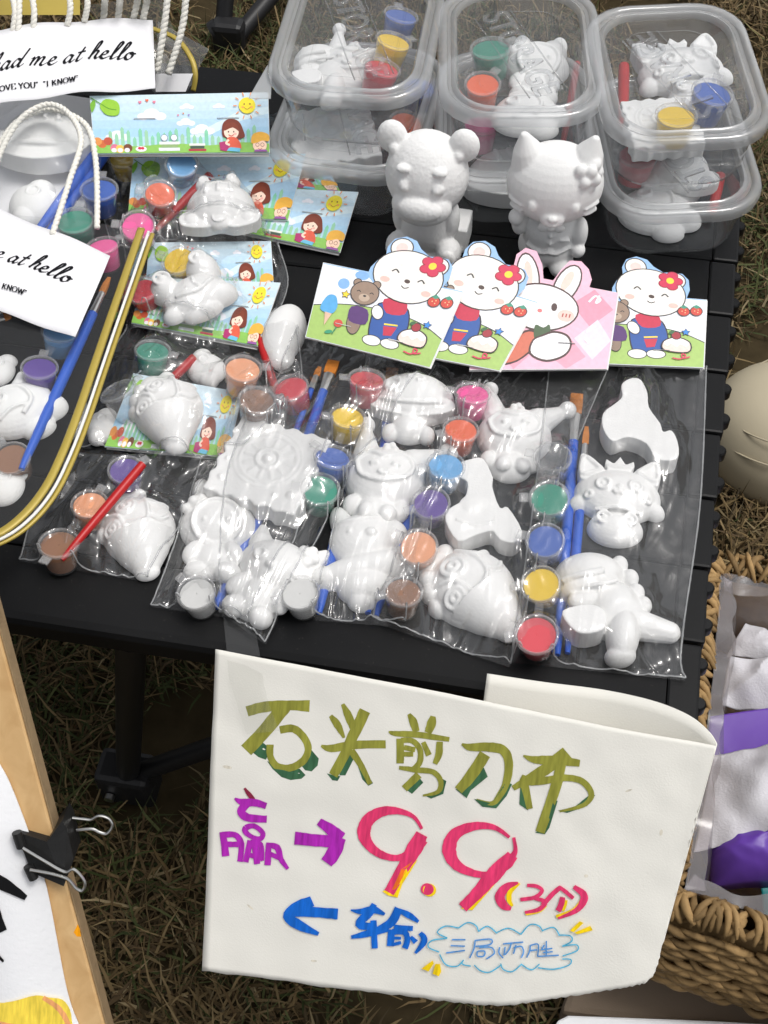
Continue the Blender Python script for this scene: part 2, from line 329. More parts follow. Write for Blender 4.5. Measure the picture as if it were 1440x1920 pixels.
# ================================================================== SETTING
def structure(o): o['kind'] = 'structure'; return o
G = MB()
def gz(x, y): return .006 * noise.noise(Vector((x * 3, y * 3, 0))) if abs(x) < 3 and abs(y) < 4 else 0
xs = [-200, -40, -8] + [-2.5 + .1 * i for i in range(51)] + [8, 40, 200]; ys = [-200, -40, -8] + [-1.5 + .1 * i for i in range(51)] + [10, 40, 200]
G.add([(x, y, gz(x, y) - .004) for y in ys for x in xs], [(j * len(xs) + i, j * len(xs) + i + 1, (j + 1) * len(xs) + i + 1, (j + 1) * len(xs) + i) for j in range(len(ys) - 1) for i in range(len(xs) - 1)])
structure(G.build('ground', M_SOIL, auto=0))
def grass():
    rng = np.random.default_rng(5); n = 230000
    x = rng.uniform(-1.15, 1.05, n); y = rng.uniform(.0, 2.25, n)
    # clumps: density and greenness vary in patches
    pat = np.array([noise.noise(Vector((a * 7, b * 7, 1.3))) for a, b in zip(x, y)]); grn = np.array([noise.noise(Vector((a * 3.1, b * 3.1, 8))) for a, b in zip(x, y)])
    keep = pat > -.30 + .42 * rng.random(n); x, y, grn = x[keep], y[keep], grn[keep]; n = len(x)
    az = rng.uniform(0, 2 * np.pi, n); lie = rng.random(n)
    el = np.where(lie < .62, rng.uniform(.05, .55, n), rng.uniform(.5, 1.35, n))
    L = rng.uniform(.012, .048, n) * np.where(rng.random(n) < .05, 1.9, 1); wd = rng.uniform(.0005, .0015, n)
    dx, dy, dz = np.cos(az) * np.cos(el), np.sin(az) * np.cos(el), np.sin(el)
    sx, sy = -np.sin(az), np.cos(az); z0 = rng.uniform(-.004, .016, n)
    bend = rng.uniform(-.012, .006, n); cu = rng.uniform(-.35, .35, n)
    V = np.zeros((n, 5, 3))
    for k, (t, ww) in enumerate(((0, 1), (0, -1), (.55, .85), (.55, -.85))):
        V[:, k, 0] = x + dx * L * t + sx * wd * ww + sx * cu * L * t * t; V[:, k, 1] = y + dy * L * t + sy * wd * ww + sy * cu * L * t * t; V[:, k, 2] = z0 + dz * L * t
    V[:, 4, 0] = x + dx * L + sx * cu * L; V[:, 4, 1] = y + dy * L + sy * cu * L; V[:, 4, 2] = np.maximum(z0 + dz * L + bend, .001)
    straw = np.array([[.30, .215, .10], [.22, .15, .065], [.155, .10, .045], [.36, .28, .15], [.10, .07, .03]]); green = np.array([[.085, .105, .028], [.12, .135, .045], [.06, .08, .022]])
    c = straw[rng.choice(5, n, p=[.28, .28, .22, .08, .14])]; isg = rng.random(n) < np.clip(.22 + .55 * grn, .04, .6); c[isg] = green[rng.integers(0, 3, isg.sum())]
    c = c * rng.uniform(.40, .75, (n, 1))
    me = bpy.data.meshes.new('dry_grass'); me.vertices.add(n * 5); me.vertices.foreach_set('co', V.reshape(-1))
    base = (np.arange(n) * 5)[:, None]
    loops = np.concatenate([base + np.array([0, 1, 3, 2]), base + np.array([2, 3, 4])], 1).reshape(-1)
    me.loops.add(n * 7); me.loops.foreach_set('vertex_index', loops.astype(np.int32)); me.polygons.add(n * 2)
    st = (np.arange(n) * 7)[:, None] + np.array([0, 4]); me.polygons.foreach_set('loop_start', st.reshape(-1).astype(np.int32))
    me.update(calc_edges=True); me.validate()
    ca = me.color_attributes.new('Col', 'FLOAT_COLOR', 'CORNER'); cc = np.ones((n, 7, 4)); cc[:, :, :3] = c[:, None, :]; ca.data.foreach_set('color', cc.reshape(-1))
    me.materials.append(M_GRASS); o = bpy.data.objects.new('dry_grass', me); COL.objects.link(o)
    o['kind'] = 'stuff'; o['label'] = 'trampled dry brown grass with a few green blades'; o['category'] = 'grass'
grass()

# ------------------------------------------------------------------ roll-top camping table
TX0, YF, YB = -.70, .372, .928
def TXR(y): return .086 + .03 * (y - .378)
tab = thing('folding_table', 'black slatted roll-top camping table covered with plaster craft kits', 'table', (-.2, .65, 0))
NS = 10; PW = (YB - YF) / NS
for i in range(NS):
    y0, y1 = YF + i * PW + .0006, YF + (i + 1) * PW - .0006; wdt = y1 - y0; xr = TXR((y0 + y1) / 2); xl = TX0
    if i == 0: prof = [(0, -.020), (0, -.006), (.0018, -.002), (.006, 0), (wdt - .0015, 0), (wdt, -.0015), (wdt, -.012), (.004, -.012), (.004, -.020)]
    else: prof = [(0, -.012), (0, -.0015), (.0015, 0), (wdt - .0015, 0), (wdt, -.0015), (wdt, -.012)]
    m = MB(); m.loft([[(x, y0 + a, T + b) for a, b in prof] for x in (xl, xr - .0012)])
    s = m.build('slat', M_TABLE, tab, smooth=False)
    e = MB(); e.box((xr + .009, (y0 + y1) / 2, T - .0068), .0195, wdt - .0006, .0125)
    ec = e.build('end_cap', M_TRIM, tab, smooth=False, bevel=.0018)
    for q in (.27, .77):
        yy = y0 + wdt * q; k = MB(); k.lathe([(.0001, .0), (.0042, .0), (.0047, .001), (.0047, .008), (.0038, .0092), (.0001, .0092)], (xr + .0185, yy, T - .0105), 14, False)
        k.build('hinge_knob', M_TRIM, tab)
    if i == 0:
        m = MB(); m.box((xr + .008, y0 + .002, T - .016), .0175, .0045, .0075); m.build('corner_lip', M_TRIM, tab, smooth=False, bevel=.001)
for yy in (YF + .03, YB - .03):
    m = MB(); m.box(((TX0 + .07) / 2, yy, T - .0215), .07 - TX0, .016, .018); m.build('frame_rail', M_LEG, tab, smooth=False, bevel=.003)
lf = (at(246, 1195, -.03), at(240, 1455, -T + .035))
legs = [lf, (Vector((.05, YF + .04, T - .03)), Vector((.07, YF + .04, .02))), (Vector((-.60, YF + .04, T - .03)), Vector((-.62, YF + .05, .02))),
        (Vector((.05, YB - .04, T - .03)), Vector((.07, YB - .03, .02))), (Vector((-.60, YB - .04, T - .03)), Vector((-.62, YB - .03, .02)))]
for a, b in legs:
    m = MB(); m.tube([a, a.lerp(b, .5), b], .0105, 14); m.build('leg', M_LEG, tab)
    m = MB(); m.box(b - Vector((0, 0, .004)), .05, .034, .05); m.build('foot_joint', M_LEG, tab, smooth=False, bevel=.006)
    m = MB(); m.tube([b + Vector((-.012, -.018, -.006)), b + Vector((-.012, -.023, -.006))], .0045, 10); m.build('rivet', M_STEEL, tab)
for a, b in ((legs[0][1], Vector((.05, YF + .10, T - .05))), (legs[0][0] + Vector((.01, .02, 0)), Vector((.07, YF + .07, .06))), (legs[2][1], Vector((-.2, YF + .30, T - .05)))):
    m = MB(); m.tube([a, b], .009, 12); m.build('cross_brace', M_LEG, tab)

# black frame behind the table
j = at(430, 66, -T + .03); st = thing('folding_stool', 'black tubular folding stool frame standing on grass behind the table', 'stool', (j.x, j.y, 0))
up = Vector((0, 0, 1))
for a, b in ((j + Vector((-.012, 0, -.012)), at(428, -60, -T + .10)), (j + Vector((.012, 0, 0)), at(545, -50, -T + .06))):
    m = MB(); m.tube([a, b], .0115, 16); m.build('leg', M_LEG, st)
m = MB(); m.box(j, .045, .03, .045); m.build('foot_joint', M_LEG, st, smooth=False, bevel=.008)
m = MB(); m.tube([at(398, 60, -T + .035), at(410, 52, -T + .04)], .014, 14); m.build('tube_end', M_LEG, st)

# ------------------------------------------------------------------ easel with a clipped poster
A, B = atd(4, 1211, .80), atd(193, 1912, .92)
EN = IMG_RT.cross(B - A).normalized()
if EN.dot(CAM_LOC - A) < 0: EN = -EN
EP = Plane(A, EN)
ez = thing('easel', 'pale pine easel upright leaning beside the black table', 'easel', (B.x - .1, B.y, 0))
d = (EP(193, 1912) - EP(4, 1211)).normalized(); wv = d.cross(EN).normalized()
if wv.dot(CR) < 0: wv = -wv
top, bot = EP(4, 1211) - d * .10, EP(193, 1912) + d * .14
m = MB(); ww, th = .036, .015
m.loft([[p, p - wv * ww, p - wv * ww - EN * th, p - EN * th] for p in (top, bot)])
ux = m.build('upright', [M_PINE], ez, smooth=False, bevel=.0012)
m = MB(); m.loft([[p + wv * .0004 - EN * .0016, p + wv * .0004 - EN * (th - .001), p + wv * .0012 - EN * (th - .001), p + wv * .0012 - EN * .0016] for p in (top + d * .004, bot - d * .004)])
m.build('sawn_edge', M_SAWN, ux, smooth=False)
Dr = Draw(lambda x, y, l: EP(x, y, l)); Dr.poly([(138, 1748), (146, 1733), (150, 1742), (152, 1756), (144, 1756)], (250, 165, 20)); Dr.build('paint_dab', ux, M_MARKER)
for s_ in (.02, .30):   # rear leg and rail of the easel, mostly off to the left
    pass
m = MB(); m.tube([top - EN * .016 - wv * .02, Vector((top.x - .25, top.y + .25, .01))], .011, 8); m.build('rear_leg', M_PINE, ez)
po = thing('poster', 'white paper poster with black lettering and yellow paint clipped to the easel', 'poster', (B.x - .1, B.y, .1))
edge = cr([(-70, 1330), (-22, 1395), (2, 1432), (23, 1473), (58, 1565), (89, 1662), (127, 1854), (156, 1935), (190, 2030)], 6)
m = MB(); 
vs = []; 
for i, (x, y) in enumerate(edge): vs += [EP(x, y, .0022), EP(x - 120, y + 10, .0035), EP(x - 330, y + 20, .003)]
m.add(vs, [(3 * i + k, 3 * i + k + 1, 3 * i + k + 4, 3 * i + k + 3) for i in range(len(edge) - 1) for k in (0, 1)])
sh = m.build('sheet', M_FOAM, po); so = sh.modifiers.new('solid', 'SOLIDIFY'); so.thickness = .0012; so.offset = -1
Dr = Draw(lambda x, y, l: EP(x, y, .0042 + l))
Dr.stroke([(-30, 1632), (10, 1650), (52, 1676)], [26, 24, 10], (22, 22, 24), rag=.06)
Dr.stroke([(-20, 1655), (-8, 1700), (10, 1738)], [16, 22, 14], (22, 22, 24), rag=.06)
Dr.stroke([(-14, 1770), (10, 1795)], [10, 4], (22, 22, 24))
Dr.poly(cr([(-20, 1880), (10, 1872), (32, 1868), (70, 1858), (95, 1862), (120, 1866), (134, 1885), (138, 1910), (140, 1940), (90, 1960), (-20, 1950)], 3, True), (246, 218, 82))
Dr.stroke([(84, 1862), (110, 1880), (128, 1905), (136, 1935)], [8, 10, 10, 9], (236, 168, 110), rag=.1)
Dr.stroke([(-20, 1905), (30, 1915), (80, 1918)], [6, 7, 5], (236, 168, 110), rag=.1)
Dr.build('lettering', po, M_MARKER)
# binder clip
c0 = EP(90, 1590); cl = thing('binder_clip', 'black metal binder clip with silver wire handles on the easel', 'binder clip', c0)
def rg(x, y, l): return EP(x / 2.595, 1180 + y / 2.595, l)
m = MB()
fr = [(100, 965), (240, 1005), (310, 912), (332, 955), (365, 1100), (325, 1212), (185, 1165), (150, 1120), (122, 1050)]
lf_ = [.0055, .0065, .004, .004, .004, .0085, .006, .0055, .0055]
m.add([rg(x, y, l) for (x, y), l in zip(fr, lf_)] + [rg(x, y, -.017) for x, y in fr], [tuple(range(9))] + [(i, (i + 1) % 9, 9 + (i + 1) % 9, 9 + i) for i in range(9)])
m.build('spring_body', M_CLIP, cl, smooth=False)
for pts in ([(95, 958), (118, 1030)], [(150, 1120), (178, 1182)]):
    m = MB(); m.tube([rg(*pts[0], .0068), rg(*pts[1], .0068)], .0030, 10); m.build('rolled_edge', M_CLIP, cl)
for pts, l in (([(130, 1020), (230, 1080), (330, 1135), (375, 1123), (418, 1165), (430, 1200), (415, 1226), (385, 1212), (345, 1168), (260, 1142), (165, 1125)], .010),
               ([(335, 960), (390, 966), (428, 968), (465, 950), (512, 962), (532, 998), (505, 1036), (468, 1030), (430, 1014), (355, 1020)], -.010)):
    m = MB(); m.tube([rg(x, y, l) for x, y in cr(pts, 5)], .0010, 8); m.build('wire_handle', M_STEEL, cl)

# ------------------------------------------------------------------ things on the grass to the right
def hz(z): return z - T
m = MB(); bx = [at(1050, 1898, hz(.05)), at(1560, 1960, hz(.05)), at(1640, 1560, hz(.05)), at(1180, 1520, hz(.05))]
base_ = [Vector((p.x, p.y, .001)) for p in bx]
m.loft([base_, [p.copy() for p in bx]])
o = m.build('storage_box', M_TAUPE, smooth=False, bevel=.006); tag(o, 'low taupe storage box under the straw basket', 'box')
m = MB(); wb = [at(x, y, hz(.055)) for x, y in ((1030, 1950), (1042, 1922), (1062, 1912), (1120, 1914), (1200, 1917), (1330, 1922), (1470, 1930), (1490, 2000), (1030, 2000))]
m.prism(wb, (0, 0, 1), .014); o = m.build('foam_board', M_FOAM, smooth=False, bevel=.002); tag(o, 'white foam board edge lying in front of the straw basket', 'board')
# cream shell-like stool seat lying on the grass
dc = at(1452, 850, hz(.0)); dome = thing('plastic_dome', 'smooth cream plastic dome with curved ridges on the grass', 'dome', dc)
m = MB(); prof = [(.112, .0), (.122, .025), (.124, .05), (.118, .082), (.098, .116), (.066, .138), (.03, .147), (.0005, .149)]
prof = [(a * .66, b * .66) for a, b in cr(prof, 3)]; m.lathe(prof, dc, 40, False); m.build('shell', M_CREAM, dome)
for rr, zz in ((.0746, .0568), (.062, .0772)):
    m = MB(); pts = [dc + Vector((rr * math.cos(a), rr * math.sin(a), zz - .012 * math.sin((a - 2.2) * 2))) for a in [1.9 + 2.6 * k / 30 for k in range(31)]]
    pts = [dc + (p - dc).normalized() * ((p - dc).length - .0006) for p in pts]
    m.tube(pts, .0009, 8); m.build('ridge', M_CREAM, dome)
m = MB(); q = dc + Vector((-.069, -.036, .050)); m.tube([q, q + Vector((.002, -.002, .004)), q + Vector((.008, -.004, .001))], .0009, 5); m.build('grass_clipping', M_SOIL, dome)

# ------------------------------------------------------------------ straw basket
RZ = .225
rimpx = [(1440, 1074), (1385, 1064), (1340, 1062), (1325, 1085), (1321, 1150), (1308, 1290), (1290, 1430), (1268, 1590), (1256, 1668), (1275, 1694), (1340, 1716), (1440, 1748), (1560, 1790), (1640, 1790), (1668, 1730), (1690, 1420), (1690, 1180), (1670, 1110), (1600, 1090), (1520, 1082)]
rim = [Vector((*p, RZ)) for p in cr([at(x, y, hz(RZ))[:2] for x, y in rimpx], 10, True)]
def resample(loop, n):
    L = [0]
    for i in range(len(loop)): L.append(L[-1] + (loop[(i + 1) % len(loop)] - loop[i]).length)
    out = []; k = 0
    for i in range(n):
        s = L[-1] * i / n
        while L[k + 1] < s: k += 1
        out.append(loop[k].lerp(loop[(k + 1) % len(loop)], (s - L[k]) / (L[k + 1] - L[k])))
    return out
rim = resample(rim, 250); cen = sum(rim, Vector()) / len(rim)
bk = thing('straw_basket', 'brown braided straw basket lined with clear plastic and full of wrappers', 'basket', (cen.x, cen.y, .05))
def outn(i, n):
    t = (rim[(i + 1) % n] - rim[i - 1]).normalized(); o = Vector((t.y, -t.x, 0))
    return (o if o.dot(rim[i] - cen) > 0 else -o), t
NR = len(rim); nrm = [outn(i, NR) for i in range(NR)]
levels = [(0, -.008), (.012, -.03), (.018, -.07), (.016, -.11), (.006, -.15), (-.01, -.172)]
m = MB(); m.loft([[rim[i] + nrm[i][0] * a + Vector((0, 0, b)) for i in range(0, NR, 2)] for a, b in levels], False, True)
m.build('wall', M_STRAW, bk)
m = MB(); m.loft([[rim[i] - nrm[i][0] * .012 + Vector((0, 0, -.004)) for i in range(0, NR, 2)], [rim[i] - nrm[i][0] * .03 + Vector((0, 0, -.16)) for i in range(0, NR, 2)]], False, True)
m.build('inner_wall', M_STRAW, bk)
def strand_mesh(name, L, w_, h_, curl):
    mb = MB(); pts, rs = [], []
    for k in range(7):
        t = k / 6; pts.append(Vector((L * (t - .5), curl * math.sin(math.pi * t), h_ * math.sin(math.pi * t)))); rs.append(max(.0012, w_ * math.sin(math.pi * (.12 + .76 * t)) ** .7))
    mb.tube(pts, rs, 6); me = mb.mesh(name); me.materials.append(M_STRAW); return me
SM = [strand_mesh('strand', .026, .0030, .008, .005), strand_mesh('strand', .023, .0036, .007, -.004), strand_mesh('strand', .028, .0025, .009, .003), strand_mesh('strand', .020, .0032, .0095, -.006)]
WM = [strand_mesh('weave_strand', .026, .0036, .003, .003), strand_mesh('weave_strand', .023, .0030, .004, -.003), strand_mesh('weave_strand', .028, .0028, .0025, .005)]
rb = random.Random(4)
def orient(loc, X, Zd):
    X = X.normalized(); Zd = (Zd - X * Zd.dot(X)).normalized(); Y = Zd.cross(X)
    return Matrix(((X.x, Y.x, Zd.x, loc.x), (X.y, Y.y, Zd.y, loc.y), (X.z, Y.z, Zd.z, loc.z), (0, 0, 0, 1)))
for i in range(NR):
    o_, t_ = nrm[i]
    for sd_ in ((1, -1)[i % 2],):
        X = (o_ * (1.0 * sd_) + t_ * rb.uniform(.35, .75)).normalized() + Vector((0, 0, rb.uniform(-.15, .15)))
        ob = local('rim_strand', SM[rb.randrange(4)], None, bk); ob.matrix_local = Matrix.Translation(-ROOT[bk.name]) @ orient(rim[i] + o_ * .001 + Vector((0, 0, rb.uniform(-.003, .002))), X, Vector((0, 0, 1)))
# woven rows on the sides that face the stall
vis = [i for i in range(NR) if nrm[i][0].dot(Vector((-.75, -.5, 0))) > .1 and (rim[i] - CAM_LOC).dot(CR) / (rim[i] - CAM_LOC).dot(CF) * FPX < 800]
cnt = 0
for r_, (a, b) in enumerate([(.010 + .0095 * math.sin(k / 16 * 2.6) - .012 * (k / 16) ** 3, -.018 - k * .0092) for k in range(17)]):
    for i in vis[(r_ % 2) * 2::4]:
        if cnt >= 300: break
        o_, t_ = nrm[i]; p = rim[i] + o_ * (a + .001) + Vector((0, 0, b))
        ob = local('weave_strand', WM[rb.randrange(3)], None, bk); X = t_ + Vector((0, 0, rb.uniform(.12, .38) * (1 if r_ % 2 else -1)))
        ob.matrix_local = Matrix.Translation(-ROOT[bk.name]) @ orient(p, X, o_); cnt += 1
m = MB(); l0 = [rim[i] - nrm[i][0] * .010 + Vector((0, 0, .003 + .006 * noise.noise(rim[i] * 30))) for i in range(NR)]
l1 = [rim[i] - nrm[i][0] * (.022 + .008 * noise.noise(rim[i] * 40)) + Vector((0, 0, .0 + .006 * noise.noise(rim[i] * 55 + Vector((3, 0, 0))))) for i in range(NR)]
l2 = [rim[i] - nrm[i][0] * (.034 + .01 * noise.noise(rim[i] * 35)) + Vector((0, 0, -.07)) for i in range(NR)]
m.loft([l0, l1, l2], False, False); o = m.build('plastic_liner', M_LINER); tag(o, 'clear plastic liner draped inside the straw basket', 'liner')
def sheet(name, label, cat, mat, px, hs_, amp=.006, sc=18, bulge=.0, n=26, seed=0, thick=.0006):
    """crumpled sheet: px = corners TL TR BR BL, hs_ = their heights above the grass"""
    P = [at(x, y, hz(h)) for (x, y), h in zip(px, hs_)]
    def f(u, v):
        p = P[0].lerp(P[1], u).lerp(P[3].lerp(P[2], u), v); q = p * sc + Vector((seed * 7.1, 0, 0))
        rid = 1 - abs(noise.noise(q)) * 2
        return p + Vector((0, 0, bulge * math.sin(math.pi * u) * math.sin(math.pi * v) + amp * rid * .8 + amp * .5 * noise.noise(q * 2.7)))
    mb = MB(); mb.grid(f, n, n); o = mb.build(name, mat, auto=25); tag(o, label, cat)
    s_ = o.modifiers.new('solid', 'SOLIDIFY'); s_.thickness = thick; return o
sheet('plastic_wrapper', 'grey crumpled plastic film at the bottom of the straw basket', 'wrapper', M_LINER, [(1290, 1230), (1600, 1250), (1600, 1760), (1255, 1690)], [.13, .13, .12, .12], .014, 34, 0, n=50, seed=1)
sheet('tissue', 'crumpled white tissue in the basket above the purple wrapper', 'tissue', M_TISSUE, [(1395, 1175), (1500, 1215), (1500, 1265), (1360, 1235)], [.19, .18, .18, .18], .009, 30, .01, n=40, seed=2)
sheet('tissue', 'folded white tissue lying over the dark purple sheet', 'tissue', M_TISSUE, [(1365, 1240), (1520, 1240), (1500, 1335), (1350, 1330)], [.195, .20, .19, .18], .009, 26, .012, n=40, seed=3)
sheet('purple_wrapper', 'flat dark purple plastic sheet under the white napkin', 'wrapper', M_PURPLE, [(1330, 1345), (1500, 1320), (1500, 1400), (1322, 1430)], [.185, .19, .19, .18], .002, 12, .0, seed=4)
sheet('napkin', 'grey white embossed napkin between the two purple wrappers', 'napkin', M_TISSUE, [(1335, 1425), (1500, 1385), (1500, 1540), (1300, 1600)], [.19, .215, .225, .19], .010, 22, .016, n=44, seed=5)
# puffy purple bag
PQ = [at(x, y, hz(.165)) for x, y in ((1300, 1560), (1540, 1500), (1540, 1668), (1335, 1672))]
def puff(u, v):
    p_ = PQ[0].lerp(PQ[1], u).lerp(PQ[3].lerp(PQ[2], u), v); k_ = (1 - abs(2 * u - 1) ** 3.2) * (1 - abs(2 * v - 1) ** 3.2)
    q = Vector((p_.x * 26, p_.y * 44, 3)); f1 = 1 - abs(noise.noise(q)) * 2.2; f2 = 1 - abs(noise.noise(q * 2.3)) * 2
    return p_ + Vector((0, 0, .044 * k_ ** .6 + .0055 * f1 * (1.2 - .6 * k_) + .0022 * f2)) + IMG_UP * (.006 * noise.noise(q * .8))
mb = MB(); mb.grid(puff, 60, 44)
o = mb.build('purple_wrapper', M_PURPLE, auto=0); tag(o, 'puffy purple plastic bag at the front of the straw basket', 'bag'); s_ = o.modifiers.new('solid', 'SOLIDIFY'); s_.thickness = .0008
sheet('teal_wrapper', 'dark teal plastic scrap beside the puffy purple bag', 'wrapper', M_TEAL, [(1425, 1668), (1520, 1660), (1520, 1720), (1432, 1722)], [.17, .17, .16, .16], .004, 25, .004, seed=6)

# ================================================================== PRICE SIGN
e_, y_ = R(45), R(-15)
SN = Vector((math.sin(y_) * math.cos(e_), -math.cos(y_) * math.cos(e_), math.sin(e_)))
SP = Plane(at(405, 1217, .006), SN)
sg = thing('price_sign', 'cream watercolour paper sign with handwritten prices hanging from the table edge', 'sign', SP(800, 1500))
topc = cr([(405, 1217), (650, 1261), (890, 1306), (1130, 1358), (1290, 1388), (1342, 1398)], 5)
botc = cr([(380, 1819), (640, 1853), (820, 1875), (930, 1884), (1030, 1874), (1140, 1856), (1208, 1842), (1229, 1822)], 5)
def along(c, t):
    x = t * (len(c) - 1); i = min(int(x), len(c) - 2); f = x - i; return (c[i][0] + (c[i + 1][0] - c[i][0]) * f, c[i][1] + (c[i + 1][1] - c[i][1]) * f)
rs_ = random.Random(9)
def slift(x, y):
    u = min(1.02, max(0, (x + (y - 1300) * .16 - 405) / 920)); v = min(1, max(0, (y - (1217 + 180 * u)) / 560))
    return .004 * math.sin(math.pi * min(1, u)) * (1 - v) + .0011 * noise.noise(Vector((x * .006, y * .006, 2))) + .0005 * noise.noise(Vector((x * .02, y * .02, 5)))
def sfront(u, v):
    a, b = along(topc, u), along(botc, u); x, y = a[0] + (b[0] - a[0]) * v, a[1] + (b[1] - a[1]) * v
    y -= 14 * math.sin(math.pi * v) * (u ** 3) * .3
    if v == 1: y += rs_.uniform(-1.6, 1.6)
    if u == 1 and v > .25: x += rs_.uniform(-1.6, 1.6)
    return SP(x, y, slift(x, y))
m = MB(); m.grid(sfront, 90, 60)
# curled-back leaf joined to the right edge of the front
bt = cr([(1342, 1398, slift(1342, 1398)), (1341, 1394, -.0025), (1326, 1378, -.007), (1288, 1354, -.013), (1220, 1332, -.019), (1120, 1314, -.024), (1000, 1298, -.024), (895, 1281, -.023)], 6)
dn = (SP(380, 1819) - SP(405, 1217)).normalized()
dr_ = (SP(1229, 1822) - SP(1342, 1398)).normalized()
def sback(u, v):
    x, y, l = along3(bt, u); L_ = .118 + .045 * min(1, u * 2.2)
    dd = dr_.lerp(dn, min(1, u * 1.6)).normalized()
    return SP(x, y, l) + dd * (L_ * v) - SN * (.010 * v * min(1, u * 3)) - IMG_RT * (.012 * v * min(1, u * 6))
def along3(c, t):
    x = t * (len(c) - 1); i = min(int(x), len(c) - 2); f = x - i; return tuple(c[i][k] + (c[i + 1][k] - c[i][k]) * f for k in range(3))
m.grid(sback, 60, 24)
o = m.build('paper', M_SIGN, sg, auto=60); sm = o.modifiers.new('solid', 'SOLIDIFY'); sm.thickness = .0006; sm.offset = -1
def smap(x, y, l):
    return SP(x, y, .0006 + l + slift(x, y))
D = Draw(smap, 1.2e-5, 5e-5)
OL, DG, MG, PK, BL, YE, CY, OR = (146, 146, 62), (62, 104, 74), (176, 44, 178), (228, 62, 112), (24, 104, 204), (250, 214, 26), (84, 182, 218), (244, 120, 40)
def S3(p): return [(360 + x / 2.88, 1200 + y / 2.88) for x, y in p]
def S4(p): return [(840 + x / 2.667, 1230 + y / 2.667) for x, y in p]
def S5(p): return [(380 + x / 2.88, 1460 + y / 2.88) for x, y in p]
def S6(p): return [(800 + x / 2.88, 1560 + y / 2.88) for x, y in p]
def st_(mp, k, pts, w, col, rag=.05, **kw): D.stroke(mp(pts), [q / k for q in w] if isinstance(w, (list, tuple)) else w / k, col, rag=rag, **kw)
def pg(mp, pts, col): D.poly(mp(pts), col)
# shi
pg(S3, [(335, 605), (385, 548), (436, 585), (405, 642), (365, 628)], DG)
pg(S3, [(412, 648), (450, 668), (500, 695), (590, 688), (622, 722), (600, 742), (540, 750), (490, 735), (440, 690)], DG)
pg(S3, [(600, 672), (640, 630), (655, 588), (694, 632), (688, 670), (655, 702), (620, 696)], DG)
st_(S3, 2.88, [(303, 382), (400, 356), (520, 347), (642, 352)], [56, 58, 52, 62], OL)
st_(S3, 2.88, [(505, 352), (420, 462), (298, 592)], [78, 74, 72], OL)
st_(S3, 2.88, [(480, 482), (555, 474), (618, 528), (636, 590), (606, 648), (540, 684), (470, 678), (432, 630), (428, 560)], [40, 42, 40, 38, 40, 38, 38, 36, 40], OL)
# tou
pg(S3, [(850, 588), (884, 632), (838, 722), (806, 722), (816, 668)], DG); pg(S3, [(898, 650), (942, 692), (988, 764), (962, 778), (930, 744)], DG); pg(S3, [(738, 712), (776, 722), (812, 726), (796, 752), (768, 748)], DG)
st_(S3, 2.88, [(757, 402), (795, 450), (832, 520)], [22, 42, 14], OL); st_(S3, 2.88, [(824, 338), (855, 400), (882, 468)], [20, 44, 36], OL)
st_(S3, 2.88, [(946, 372), (880, 510), (830, 620), (772, 722)], [62, 58, 54, 50], OL)
st_(S3, 2.88, [(706, 564), (760, 578), (880, 558), (1058, 552)], [12, 40, 44, 44], OL); st_(S3, 2.88, [(872, 588), (925, 672), (972, 768)], [40, 34, 26], OL)
# jian
pg(S3, [(1168, 800), (1240, 735), (1258, 760), (1196, 822)], DG); pg(S3, [(1256, 826), (1330, 812), (1365, 738), (1384, 750), (1366, 820), (1300, 846)], DG)
st_(S3, 2.88, [(1182, 390), (1205, 430), (1222, 484)], [18, 44, 36], OL); st_(S3, 2.88, [(1314, 400), (1305, 440), (1286, 490)], [28, 50, 40], OL)
st_(S3, 2.88, [(1074, 484), (1110, 494), (1240, 502), (1402, 524)], [8, 28, 34, 26], OL)
st_(S3, 2.88, [(1136, 522), (1136, 655)], 40, OL); st_(S3, 2.88, [(1140, 532), (1200, 534), (1242, 580), (1240, 650), (1196, 694)], [30, 30, 32, 32, 26], OL)
st_(S3, 2.88, [(1156, 570), (1216, 582)], 28, OL); st_(S3, 2.88, [(1150, 606), (1206, 606)], 26, OL)
st_(S3, 2.88, [(1260, 540), (1292, 610)], [26, 34], OL); st_(S3, 2.88, [(1350, 536), (1346, 600), (1324, 656)], [34, 38, 26], OL)
st_(S3, 2.88, [(1130, 678), (1220, 690), (1312, 700), (1354, 750), (1338, 808), (1256, 830)], [20, 30, 30, 30, 24, 10], OL); st_(S3, 2.88, [(1236, 716), (1156, 794)], [42, 38], OL)
# dao
pg(S4, [(48, 655), (120, 632), (185, 538), (208, 592), (122, 662), (102, 700)], DG); pg(S4, [(138, 704), (226, 728), (298, 618), (327, 632), (300, 690), (248, 752), (180, 744)], DG)
st_(S4, 2.667, [(80, 428), (120, 444), (200, 442), (280, 456), (312, 520), (300, 620), (264, 690), (226, 728), (150, 708)], [10, 36, 46, 48, 42, 38, 32, 22, 10], OL); st_(S4, 2.667, [(196, 478), (130, 580), (62, 660)], [60, 58, 46], OL)
